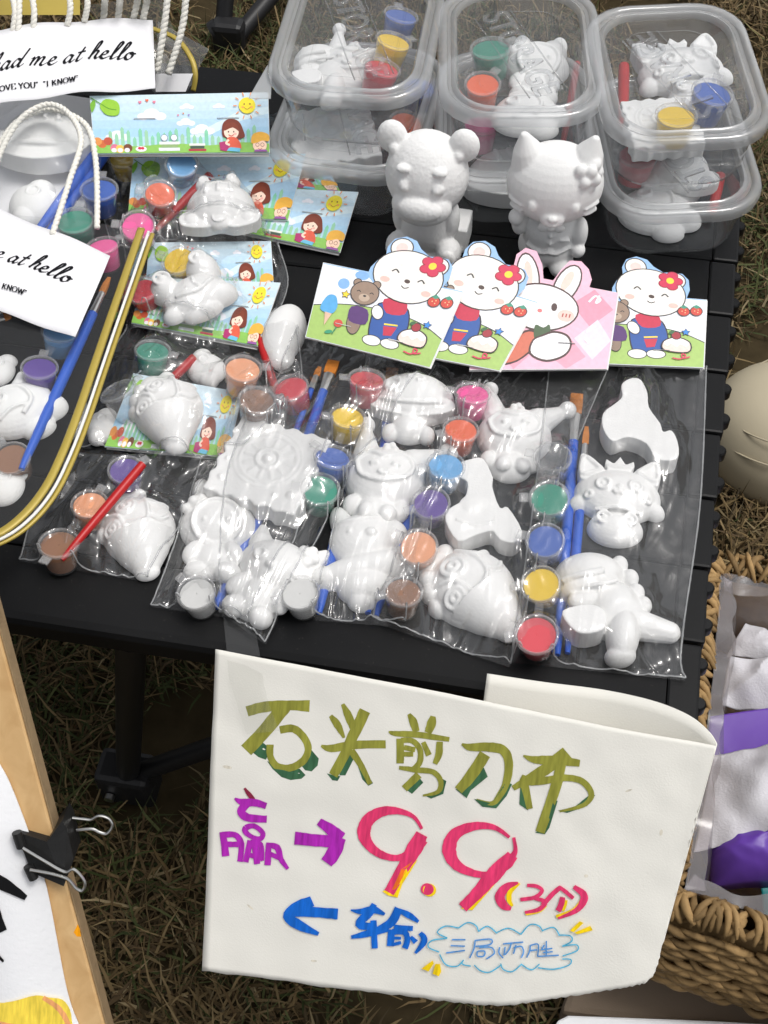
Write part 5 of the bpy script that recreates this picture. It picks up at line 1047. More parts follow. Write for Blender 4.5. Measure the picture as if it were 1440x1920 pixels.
m.add(vs, [(9 * i + k, 9 * i + k + 1, 9 * i + k + 10, 9 * i + k + 9) for i in range(NE - 1) for k in range(8)]); m.build('front_panel', M_PVC, gb, auto=0)
m = MB(); vs = []
for i, (x, y) in enumerate(pts): a = at(x, y, HB - .001); b = at(x + 16, y + 6, .004); vs += [a, a.lerp(b, .5) + Vector((.003, -.003, 0)), b]
m.add(vs, [(3 * i + k, 3 * i + k + 1, 3 * i + k + 4, 3 * i + k + 3) for i in range(NE - 1) for k in (0, 1)]); m.build('side_gusset', M_PVCSIDE, gb, auto=0)
e3 = [at(x, y, HB) for x, y in edge]; ribbon([at(x - 3, y - 2, HB) for x, y in edge], .0030, .001, M_GOLD, gb, 'gold_trim'); ribbon([at(x + 11, y + 4, HB - .0015) for x, y in edge], .0010, .001, M_WHITE, gb, 'white_piping'); ribbon([at(x + 18, y + 8, HB - .004) for x, y in edge], .0018, .001, M_GOLD, gb, 'gold_trim')
label_sleeve([(-190, 330), (206, 478), (142, 634), (-240, 520)], [.060, .056, .056, .060], .004, gb, (.30, .52), .0135, (.34, .22), .0058, 'had me at hello', '"I LOVE YOU"  "I KNOW"')
rope([at(98, 440, .060), at(130, 340, .072), at(152, 262, .078), at(128, 212, .078), at(88, 196, .076), at(40, 222, .072), at(4, 280, .066), at(-30, 380, .060)], gb)
rope([at(182, 428, .052), at(182, 350, .060), at(178, 290, .066), at(165, 240, .070), at(130, 214, .070), at(80, 206, .068), at(20, 240, .064), at(-30, 330, .056)], gb)
figure('pig', 30, 760, 'plaster pig casting inside the gold-edged gift bag', 30, .024, 1.05, drape=False); figure('nugget', 5, 905, 'small plaster lump at the bottom of the gold-edged gift bag', 0, .018, .7, drape=False); figure('nugget', -5, 690, 'plaster lump beside the pig inside the gold-edged gift bag', 0, .02, .6, drape=False)
pots('light blue and purple paint pots in the gold-edged gift bag', [(112, 622, 'light blue', .022, (8, 10), 60), (74, 690, 'purple', .022, (14, 8), 60)], False); pots('hot pink paint pot behind the paper label of the gift bag', [(192, 462, 'pink', .022, (0, 8), 60)], False); pots('teal green paint pot seen between the rope handles', [(140, 415, 'green', .022, (0, 4), 60, 1.1)], False); pots('dark blue paint pot beside the two blue brushes under the rope handle', [(186, 356, 'blue', .020, (0, 4), 60, 1.1)], False); pots('brown paint pot under the plaster pig in the gift bag', [(22, 860, 'brown', .012)], False)
brush('blue brush along the gold trim inside the gift bag', (205, 520), (40, 880), .034, .030, M_HBLUE, r=.0036, bm_=M_BRISTLE, flat=False); brush('blue brush handle crossing under the rope handle', (195, 268), (62, 445), .036, .034, M_HBLUE, bris=0, ferr=0, r=.0040); brush('second blue brush handle beneath the rope handle', (205, 280), (82, 448), .032, .030, M_HBLUE, bris=0, ferr=0, r=.0036); brush('orange flat brush tip beside the label of the gift bag', (18, 588), (-120, 640), .040, .040, M_HBLUE, r=.004)
# second bag behind, with the large label
g2 = thing('gift_bag', 'clear gift bag with large paper label and white rope handles behind the first', 'gift bag', at(80, 260, 0))
label_sleeve([(-120, 78), (286, 36), (292, 168), (-110, 220)], [.078, .074, .068, .070], .006, g2, (.238, .43), .0142, (.22, .14), .0058, 'had me at hello', '"I LOVE YOU"  "I KNOW"', 1.0)
def film_simple(px, hs_, parent, name, mat, amp=.003, n=30, sc=40, bow=.0):
    P = [at(x, y, h) for (x, y), h in zip(px, hs_)]; m = MB()
    m.grid(lambda u, v: P[0].lerp(P[1], u).lerp(P[3].lerp(P[2], u), v) + Vector((0, 0, bow * math.sin(math.pi * u) * math.sin(math.pi * v) + amp * (1 - 2 * abs(noise.noise(P[0].lerp(P[1], u).lerp(P[3].lerp(P[2], u), v) * sc))) * math.sin(math.pi * min(1, v * 1.2)))), n, n); return m.build(name, mat, parent, auto=0)
film_simple([(-80, 150), (205, 150), (178, 440), (-80, 470)], [.062, .058, .040, .040], g2, 'front_panel', M_PVC, .003, 34, 30, .022)
m = MB(); PI_ = [at(x, y, h) for x, y, h in ((-60, 170, .022), (205, 185, .020), (150, 450, .016), (-60, 470, .016))]
m.grid(lambda u, v: PI_[0].lerp(PI_[1], u).lerp(PI_[3].lerp(PI_[2], u), v) + Vector((0, 0, .003 * noise.noise(Vector((u * 5, v * 5, 0))))), 16, 16); m.build('paper_insert', M_PAPER, g2, auto=0)
figure('bowl', 80, 265, 'domed plaster bowl casting under film behind the rope handle', -6, .030, 1.28, drape=False); figure('nugget', 60, 375, 'faceted plaster lump below the domed casting in the rear gift bag', 20, .020, 1.0, drape=False)
for a, b, c in (((20, -20), (28, 20), (24, 60)), ((58, -20), (64, 20), (62, 58)), ((36, -20), (36, 20), (34, 62)), ((128, -20), (132, 15), (126, 48)), ((162, -20), (164, 10), (158, 40))):
    rope([at(*a, .100), at(*b, .092), at(*c, .080)], g2, .0020)
g3 = thing('gift_bag', 'clear gift bag with gold oval edge at the back of the table', 'gift bag', at(300, 120, 0))
film_simple([(160, 10), (300, -10), (366, 160), (290, 175)], [.06, .06, .02, .03], g3, 'front_panel', M_PVC, .002, 20, 30, .01)
film_simple([(296, 40), (392, 92), (352, 172), (290, 172)], [.055, .03, .014, .03], g3, 'side_gusset', M_PVCSIDE, .002, 16, 50, .004)
ribbon([at(282, 52, .056), at(330, 72, .054), at(358, 108, .048), at(366, 140, .04), at(362, 170, .03)], .0024, 0, M_GOLD, g3, 'gold_trim')
m = MB(); m.grid(lambda u, v: at(292 + 70 * u - 14 * u * v, 138 + 34 * v, .046 - .01 * v), 6, 4); m.build('label_sleeve', M_PAPER, g3, auto=0)
for a, b, c in (((316, -25), (308, 50), (294, 134)), ((350, -25), (342, 50), (316, 138)), ((198, -20), (196, 10), (194, 40)), ((226, -20), (224, 10), (220, 42)), ((262, -25), (258, 0), (250, 36)), ((282, -25), (276, 0), (268, 38))):
    rope([at(*a, .11), at(*b, .085), at(*c, .056 if a[0] > 300 else .072)], g3, .0022)
m = MB(); m.grid(lambda u, v: at(-40 + 190 * u, -40 + 68 * v, .045 + .01 * math.sin(3 * u)), 10, 5); o = m.build('gold_pouch', M_GOLD); tag(o, 'gold foil pouch glimpsed behind the rope handles at the back', 'pouch')

# ================================================================== HEADER CARDS
def card_map(px, hb, tilt, roll=0):
    bm_ = ((px[2][0] + px[3][0]) / 2, (px[2][1] + px[3][1]) / 2)
    n = (Vector((0, 0, 1)) * math.cos(R(tilt)) - IMG_UP * math.sin(R(tilt)) + IMG_RT * math.sin(R(roll))).normalized()
    pl = Plane(at(*bm_, hb), n); P = [pl(*p) for p in px]
    def S(u, v, l=0.0): return P[3].lerp(P[2], u).lerp(P[0].lerp(P[1], u), v) + n * l if 0 <= v <= 1 else (P[3].lerp(P[2], u) + (P[0].lerp(P[1], u) - P[3].lerp(P[2], u)) * v + n * l)
    return S, n
def staple(S, u0, u1, v, parent, sc=1.0):
    a, b = S(u0, v, .0010), S(u1, v, .0010); m = MB(); m.tube([S(u0, v, -.0002), a, a.lerp(b, .5), b, S(u1, v, -.0002)], .00028, 6); m.build('staple', M_STEEL, parent)
def kids_print(S, parent):
    W_, H_ = 10.0, 3.4; D = Draw(lambda x, y, l: S(x / W_, y / H_, l), 1.3e-5)
    bands = [(206, 226, 236), (200, 224, 238), (192, 220, 238), (180, 214, 238), (170, 210, 236), (186, 220, 236), (206, 230, 236)]
    for i, c in enumerate(bands): y1, y0 = H_ - i * H_ / 7, H_ - (i + 1) * H_ / 7; D.poly([(0.02, y0), (9.98, y0), (9.98, y1), (0.02, y1)], c)
    D.poly([(5.2, .9), (6.6, 1.5), (8.2, 2.3), (9.98, 2.6), (9.98, 2.2), (8.0, 1.7), (6.4, .9)], (214, 234, 242))
    for cx, cy, s in ((3.4, 2.2, .7), (5.3, 1.75, .45), (5.4, 2.65, .35), (7.2, 2.65, .3), (1.4, 1.0, .6), (6.2, 1.3, .6)):
        for dx, dy, r in ((-.7, -.1, .42), (0, .12, .6), (.7, -.1, .45)): D.ell(cx + dx * s, cy + dy * s, r * s * 1.1, r * s * .75, (236, 238, 246), n=14)
    r_ = random.Random(5)
    for i in range(26):
        x = .9 + i * .34; h_ = r_.uniform(.35, 1.0); D.poly([(x, .3), (x + .2, .3), (x + .2, .45 + h_), (x + .1, .6 + h_), (x, .45 + h_)], (140 + r_.randint(-10, 20), 206, 170))
    D.poly([(.02, .02), (9.98, .02)] + cr([(9.98, .5), (8.4, .58), (6.5, .42), (4.5, .55), (2.4, .4), (.02, .55)], 3), (142, 196, 92))
    for cx, cy, c in ((.5, .55, (206, 108, 60)), (.25, .7, (226, 150, 80)), (.85, .7, (190, 84, 60)), (1.2, .3, (220, 120, 150)), (1.5, .25, (240, 196, 90)), (1.95, .3, (120, 70, 44))): D.ell(cx, cy, .26, .24, c, n=10)
    for x in (1.15, 1.5, 1.9): D.ell(x, .18, .16, .13, (232, 232, 236), n=10)
    D.ell(2.7, .24, .32, .16, (238, 232, 236)); D.ell(2.62, .28, .1, .08, (208, 50, 70)); D.ell(2.78, .28, .1, .08, (208, 50, 70))
    for (x, y, w_, h_, c) in ((3.7, .12, 1.2, .18, (228, 232, 236)), (3.85, .32, .95, .14, (150, 180, 120)), (3.75, .48, 1.15, .16, (240, 240, 238)), (5.4, .1, 1.0, .12, (180, 60, 70)), (5.5, .24, .8, .14, (70, 90, 80)), (5.45, .4, .9, .12, (238, 238, 232))): D.poly([(x, y), (x + w_, y), (x + w_, y + h_), (x, y + h_)], c)
    for x in (4.05, 4.6): D.ell(x, .86, .2, .2, (120, 130, 150)); D.ell(x, .86, .17, .17, (232, 240, 246))
    # leaf
    D.poly(cr([(.55, 2.8), (.9, 3.15), (1.5, 3.0), (1.65, 2.6), (1.5, 2.2), (.95, 2.2), (.65, 2.45)], 3, True), (150, 200, 60)); D.poly(cr([(.02, 2.9), (.25, 3.1), (.3, 2.8), (.1, 2.4), (.02, 2.5)], 3, True), (122, 180, 60)); D.stroke([(.05, 3.25), (.5, 2.95), (1.0, 2.6), (1.45, 2.5)], .05, (90, 150, 40))
    for x, y, c in ((2.8, 2.95, (240, 130, 150)), (3.2, 3.05, (240, 110, 70)), (3.6, 2.95, (240, 130, 150)), (4.9, 2.15, (230, 120, 140)), (5.2, 2.25, (230, 150, 90)), (5.5, 2.15, (150, 120, 190))):
        s = .1 if y > 2.5 else .06; D.poly([(x, y - 1.2 * s), (x + s, y), (x + s * .6, y + s * .6), (x, y + .2 * s), (x - s * .6, y + s * .6), (x - s, y)], c)
    # smiling sun
    for k in range(10): a = k * math.pi / 5; D.stroke([(8.8 + .58 * math.cos(a), 2.62 + .58 * math.sin(a)), (8.8 + .78 * math.cos(a), 2.62 + .78 * math.sin(a))], .055, (236, 150, 90), sub=2)
    D.ell(8.8, 2.62, .47, .46, (240, 222, 52)); D.ell(8.64, 2.7, .045, .06, (150, 110, 40), n=8); D.ell(8.96, 2.7, .045, .06, (150, 110, 40), n=8); D.ell(8.55, 2.52, .08, .06, (244, 168, 90), n=8); D.ell(9.05, 2.52, .08, .06, (244, 168, 90), n=8); D.stroke([(8.62, 2.5), (8.8, 2.4), (8.98, 2.5)], .035, (170, 110, 40))
    # girl reading
    D.poly(cr([(7.35, .95), (7.4, 1.6), (7.8, 1.88), (8.3, 1.72), (8.55, 1.2), (8.6, .85), (8.2, .75), (7.6, .8)], 4, True), (120, 52, 34)); D.ell(7.86, 1.12, .42, .38, (250, 220, 200)); D.poly(cr([(7.45, 1.2), (7.6, 1.6), (8.1, 1.62), (8.32, 1.15), (7.95, 1.38)], 3, True), (128, 58, 38))
    D.poly(cr([(7.6, .78), (8.15, .8), (8.4, .2), (7.7, .12)], 3, True), (222, 96, 70)); D.poly([(7.4, .1), (7.9, .05), (8.3, .02), (8.35, .22), (7.8, .28)], (110, 190, 220)); D.poly([(7.2, .12), (7.55, .05), (7.75, .35), (7.5, .62), (7.15, .55)], (176, 50, 110)); D.stroke([(7.7, .98), (7.85, .9), (8.0, .98)], .05, (200, 70, 60)); D.ell(7.7, 1.14, .04, .05, (60, 30, 20), n=8); D.ell(8.0, 1.14, .04, .05, (60, 30, 20), n=8); D.ell(8.08, 1.02, .09, .06, (246, 180, 170), n=8); D.stroke([(7.7, .7), (7.55, .5), (7.75, .4)], .12, (250, 216, 196))
    # fair-haired child
    D.ell(9.45, .36, .4, .34, (252, 216, 190)); D.poly(cr([(8.98, .5), (9.05, .95), (9.5, 1.12), (9.96, .95), (9.97, .6), (9.6, .62), (9.3, .52)], 4, True), (238, 180, 70)); D.poly([(9.1, .02), (9.9, .02), (9.8, .14), (9.2, .14)], (150, 90, 160)); 
    for x in (9.32, 9.6): D.stroke(circ(x, .4, .1, 10), .025, (140, 80, 60), sub=2)
    D.stroke([(9.35, .2), (9.46, .15), (9.58, .2)], .03, (190, 90, 70))
    D.build('print', parent)
def kids_card(label, px, hb, tilt, roll=0, hang=None):
    S, n = card_map(px, hb, tilt, roll); c = (S(0, 0) + S(1, 1)) / 2
    t = thing('header_card', label, 'card', c)
    m = MB(); m.prism([S(u, v, -.0009) for u, v in ((0, 0), (1, 0), (1, 1), (0, 1))], n, .0009); cd_ = m.build('card', M_CARD, t, smooth=False)
    m = MB(); dn_ = (S(0, 0) - S(0, 1)); m.prism([S(.01, .0, -.0035), S(.992, -.015, -.0035), S(1, 1, -.0018), S(0, 1, -.0018)], n, .0006); m.build('back_flap', M_CARD, t, smooth=False)
    kids_print(S, cd_); staple(S, .24, .36, .58, t); staple(S, .71, .83, .57, t); return S
K = 'cartoon card with sun and reading girl '
KC = {}
KC[6] = kids_card(K + 'under the round fish beside the sunburst plaque', [(250, 700), (456, 736), (426, 858), (196, 838)], .006, 10, 2)
KC[5] = kids_card(K + 'half hidden above the knobbed casting card', [(280, 455), (508, 452), (514, 545), (270, 560)], .010, 8)
KC[4] = kids_card(K + 'stuck out from under the knobbed plaster casting', [(270, 520), (526, 530), (484, 650), (246, 606)], .013, 8)
KC[3] = kids_card(K + 'showing only its corner by the tubs', [(330, 240), (604, 298), (640, 362), (350, 340)], .006, 10)
KC[2] = kids_card(K + 'tilted beside the plaster bear', [(360, 345), (672, 360), (638, 474), (330, 410)], .010, 14)
KC[1] = kids_card(K + 'tucked behind the beetle car casting', [(250, 296), (574, 288), (540, 414), (240, 400)], .016, 12)
KC[0] = kids_card(K + 'lying fully visible on top of the pile', [(168, 180), (503, 173), (506, 287), (177, 289)], .052, 16)

OUT = [(0, 0), (10, 0), (10, 6), (8.55, 6.0), (8.75, 6.7), (8.65, 7.6), (8.2, 8.1), (7.5, 8.15), (6.9, 8.05), (6.2, 8.5), (5.75, 9.05), (5.0, 9.25), (4.3, 8.9), (4.0, 8.2), (4.05, 7.6), (3.6, 7.0), (3.3, 6.4), (3.25, 6.0), (0, 6)]
BLK = (34, 30, 34)
def meadow_print(S, parent):
    D = Draw(lambda x, y, l: S(x / 10, y / 6, l), 1.3e-5)
    inner = [(.04, .04), (9.96, .04), (9.96, 5.96)] + [(x, y) for x, y in OUT[3:18]] + [(.04, 5.96)]
    D.poly(inner, (150, 190, 232)); D.poly([(.05, 2.3), (9.95, 1.5), (9.95, 5.9), (7.8, 5.9), (6.5, 4.6), (4.2, 4.9), (3.0, 5.9), (2.2, 5.9), (.05, 5.9)], (238, 240, 246))
    D.poly([(.05, .05), (9.95, .05)] + cr([(9.95, 2.2), (8.0, 3.0), (5.4, 3.35), (2.5, 3.2), (.05, 2.6)], 4), (164, 196, 104)); D.stroke([(.05, 2.6), (2.5, 3.2), (5.4, 3.35), (8.0, 3.0), (9.95, 2.2)], .07, BLK)
    D.ell(1.8, 4.7, .42, .42, (130, 178, 228)); D.ell(2.9, 5.6, .5, .35, (130, 178, 228))
    # plain white cub with a red flower, blue dungarees
    D.poly(cr([(4.6, 3.8), (6.6, 4.0), (7.3, 2.6), (7.0, 1.3), (5.2, .9), (4.5, 1.6)], 4, True), BLK); D.poly(cr([(4.68, 3.75), (6.55, 3.9), (7.2, 2.6), (6.92, 1.4), (5.25, 1.0), (4.6, 1.65)], 4, True), (28, 82, 160)); D.poly(cr([(4.9, 4.2), (6.4, 4.4), (6.7, 3.4), (5.4, 3.2)], 3, True), (196, 34, 70)); D.ell(5.0, .95, .75, .42, BLK); D.ell(5.0, .95, .68, .36, (240, 238, 234)); D.ell(6.4, 1.0, .75, .4, BLK); D.ell(6.4, 1.0, .68, .34, (240, 238, 234)); D.poly([(5.5, 2.2), (6.5, 2.3), (6.3, 1.6), (5.7, 1.5)], (196, 34, 70)); D.stroke([(5.5, 2.35), (6.5, 2.45)], .12, (246, 216, 60)); D.ell(4.75, 3.1, .45, .6, BLK, 30); D.ell(4.75, 3.1, .38, .53, (240, 238, 234), 30)
    for cx, cy, r in ((4.95, 8.3, .78), (7.75, 7.4, .72)): D.ell(cx, cy, r, r, BLK); D.ell(cx, cy, r - .08, r - .08, (238, 234, 226)); D.ell(cx, cy, r * .5, r * .5, (240, 206, 200))
    D.ell(6.0, 6.2, 2.52, 2.02, BLK, -12, 32); D.ell(6.0, 6.2, 2.44, 1.94, (238, 234, 226), -12, 32); D.ell(6.05, 5.6, .85, .6, (248, 244, 238), -12); D.ell(6.05, 5.85, .22, .16, (70, 50, 44), -12, 12)
    for x, y in ((5.05, 6.45), (7.0, 6.0)): D.stroke([(x - .25, y - .05), (x, y + .14), (x + .25, y - .08)], .1, BLK)
    D.stroke([(5.75, 5.45), (6.0, 5.3), (6.3, 5.42)], .08, BLK); D.ell(4.5, 5.7, .35, .22, (244, 190, 180), n=12); D.ell(7.6, 5.2, .35, .22, (244, 190, 180), n=12)
    for a in range(5): D.ell(7.35 + .5 * math.cos(a * 1.257), 7.35 + .5 * math.sin(a * 1.257), .42, .36, (150, 20, 50), n=14); 
    for a in range(5): D.ell(7.35 + .5 * math.cos(a * 1.257), 7.35 + .5 * math.sin(a * 1.257), .36, .3, (206, 30, 78), n=14)
    D.ell(7.35, 7.35, .27, .27, (246, 214, 50), n=14)
    # brown toy bear
    D.ell(3.3, 1.9, .55, .9, BLK, 10); D.ell(3.3, 1.9, .5, .84, (142, 120, 104), 10); D.poly(cr([(2.8, 3.1), (4.0, 3.1), (4.2, 2.0), (2.9, 2.0)], 3, True), (82, 40, 110)); D.ell(2.75, 5.0, .32, .32, BLK); D.ell(4.1, 5.1, .32, .32, BLK); D.ell(2.75, 5.0, .26, .26, (150, 126, 108)); D.ell(4.1, 5.1, .26, .26, (150, 126, 108)); D.ell(3.45, 4.3, 1.05, .95, BLK); D.ell(3.45, 4.3, .98, .88, (150, 126, 108)); D.ell(3.5, 3.95, .4, .3, (186, 164, 144)); D.ell(3.5, 4.08, .12, .08, BLK, n=8)
    for x in (3.0, 3.95): D.stroke([(x - .14, 4.32), (x, 4.42), (x + .14, 4.32)], .06, BLK)
    # small things
    def star(cx, cy, r, c): D.poly([(cx + (r if k % 2 == 0 else r * .5) * math.sin(k * math.pi / 5), cy + (r if k % 2 == 0 else r * .5) * math.cos(k * math.pi / 5)) for k in range(10)], c)
    star(2.15, 3.9, .36, BLK); star(2.15, 3.9, .28, (246, 214, 50)); star(8.55, 2.95, .36, BLK); star(8.55, 2.95, .28, (46, 132, 212))
    D.poly(cr([(.6, 2.4), (.9, 3.5), (1.5, 3.6), (1.8, 2.8), (1.5, 2.2)], 4, True), (84, 168, 222)); D.poly([(1.0, 2.25), (1.55, 2.2), (1.2, 1.2)], (222, 186, 160)); D.ell(2.2, 1.6, .34, .3, (206, 70, 60)); D.stroke([(2.15, 1.3), (1.95, .7)], .09, (50, 130, 90)); D.ell(1.65, .8, .3, .14, (50, 150, 110), 20)
    for cx, cy in ((8.35, 4.75), (9.25, 4.85)): D.ell(cx, cy, .46, .42, BLK); D.ell(cx, cy - .02, .4, .36, (206, 62, 46)); D.poly([(cx - .3, cy + .36), (cx, cy + .2), (cx + .3, cy + .36), (cx, cy + .55)], (60, 146, 120))
    for dx, dy in ((-.12, 0), (.1, -.12), (.12, .1)): D.ell(8.35 + dx, 4.75 + dy, .04, .05, (246, 220, 160), n=6); D.ell(9.25 + dx, 4.85 + dy, .04, .05, (246, 220, 160), n=6)
    D.poly(cr([(6.95, 1.3), (8.8, 1.2), (8.9, 2.1), (7.9, 2.5), (6.9, 2.1)], 4, True), BLK); D.poly(cr([(7.03, 1.36), (8.72, 1.27), (8.8, 2.05), (7.9, 2.42), (6.98, 2.05)], 4, True), (240, 214, 204)); D.poly(cr([(6.98, 2.05), (7.9, 2.42), (8.8, 2.05), (8.6, 1.7), (8.2, 1.9), (7.9, 1.65), (7.5, 1.9), (7.2, 1.7)], 3, True), (246, 246, 248)); D.ell(7.85, 2.6, .38, .36, BLK); D.ell(7.85, 2.6, .32, .3, (160, 34, 50)); D.ell(7.5, 2.85, .22, .14, (50, 100, 60), 30)
    D.stroke([(7.6, .7), (8.2, .62), (8.6, .95), (8.3, 1.05), (8.4, .7), (8.9, .85)], .1, (214, 50, 90)); D.build('print', parent)
def rabbit_print(S, parent):
    D = Draw(lambda x, y, l: S(x / 10, y / 6, l), 1.3e-5); inner = [(.04, .04), (9.96, .04), (9.96, 5.96)] + [(x, y) for x, y in RO[3:-1]] + [(.04, 5.96)]
    D.poly(inner, (240, 186, 206))
    for cx, cy, r, c in ((8.3, 4.6, 1.5, (232, 150, 172)), (8.8, 2.2, 1.5, (246, 214, 226)), (7.0, .9, 1.3, (232, 160, 180)), (1.5, 2.5, 1.6, (246, 210, 224)), (3.2, .9, 1.0, (234, 160, 180)), (1.4, 5.0, .9, (234, 166, 184))): D.poly([(max(.05, cx - r), cy), (cx, max(.05, cy - r)), (min(9.95, cx + r), cy), (cx, min(5.9, cy + r))], c)
    BR = (70, 44, 42)
    for cx, cy, ro in ((3.5, 5.9, 14), (6.3, 5.9, -24)): D.ell(cx, cy, .85, 1.6, BR, ro); D.ell(cx, cy, .73, 1.48, (246, 244, 246), ro); D.ell(cx, cy + .25, .3, .8, (244, 208, 196), ro)
    D.ell(4.8, 4.1, 2.6, 1.6, BR, 0, 30); D.ell(4.8, 4.1, 2.48, 1.48, (246, 244, 246), 0, 30); D.ell(3.6, 4.1, .22, .28, BR, n=12); D.ell(5.6, 4.2, .22, .28, BR, n=12); D.ell(6.5, 3.7, .62, .42, (244, 200, 190)); 
    for x in (6.15, 6.4, 6.65): D.stroke([(x + .1, 3.6), (x + .14, 3.85)], .1, (170, 80, 70), sub=2)
    D.ell(4.6, 3.85, .18, .13, (220, 120, 120), n=10); D.poly(cr([(1.8, .4), (3.4, 2.3), (4.5, 2.5), (4.8, 1.7), (3.4, .5)], 4, True), BR); D.poly(cr([(1.95, .5), (3.45, 2.18), (4.4, 2.38), (4.65, 1.75), (3.4, .62)], 4, True), (206, 110, 86)); D.poly(cr([(4.4, 2.1), (4.4, 2.9), (5.0, 2.75), (5.4, 3.0), (5.5, 2.4), (4.8, 1.95)], 3, True), (66, 92, 58))
    D.poly(cr([(4.2, 1.0), (4.3, 1.9), (5.0, 2.3), (5.8, 2.6), (6.8, 2.4), (7.2, 1.7), (6.8, .9), (5.5, .5)], 4, True), BR); D.poly(cr([(4.35, 1.05), (4.42, 1.85), (5.05, 2.18), (5.82, 2.45), (6.7, 2.28), (7.05, 1.68), (6.68, 1.0), (5.5, .64)], 4, True), (246, 244, 246))
    D.stroke([(8.0, 4.9), (8.4, 5.4), (8.8, 5.2), (8.5, 4.9), (8.7, 5.5)], .14, (250, 246, 250)); D.stroke([(8.1, 2.7), (8.7, 3.2)], .16, (250, 246, 250), sub=2); D.stroke([(8.1, 2.2), (8.4, 1.9)], .2, (250, 246, 250), sub=2); D.build('print', parent)
RO = [(0, 0), (10, 0), (10, 6), (7.9, 6.0), (8.0, 6.6), (7.7, 7.3), (7.1, 7.75), (6.3, 7.6), (5.8, 6.9), (5.3, 6.0), (4.6, 6.0), (4.4, 6.9), (3.9, 7.7), (3.1, 7.75), (2.5, 7.2), (2.4, 6.5), (2.4, 6.0), (0, 6)]
def cut_card(label, px, hb, tilt, outline, printer, roll=0, st=((.62, .74, .22), (.20, .32, .26))):
    S, n = card_map(px, hb, tilt, roll); t = thing('header_card', label, 'card', (S(0, 0) + S(1, 1)) / 2)
    m = MB(); m.prism([S(x / 10, y / 6, -.0009) for x, y in outline], n, .0009); cd_ = m.build('card', M_CARD, t, smooth=False)
    m = MB(); m.prism([S(.0, .0, -.0030), S(1.008, .006, -.0030), S(1.006, 1, -.0022), S(0, 1, -.0022)], n, .0006); m.build('back_flap', M_CARD, t, smooth=False)
    printer(S, cd_)
    for a, b, v in st: staple(S, a, b, v, t)
    return S
cut_card('die-cut meadow card with white cub and cake at the table end', [(1062, 540), (1326, 562), (1320, 690), (1070, 680)], .010, 14, OUT, meadow_print)
cut_card('die-cut pink checked card with white rabbit and carrot', [(900, 500), (1160, 549), (1139, 692), (880, 694)], .016, 17, RO, rabbit_print, st=((.62, .74, .30),))
cut_card('die-cut meadow card with white cub partly covered by its neighbour', [(745, 490), (1009, 566), (937, 696), (690, 648)], .022, 20, OUT, meadow_print)
cut_card('die-cut meadow card with white cub and toy bear fully in view', [(606, 492), (869, 546), (806, 690), (572, 632)], .029, 23, OUT, meadow_print)

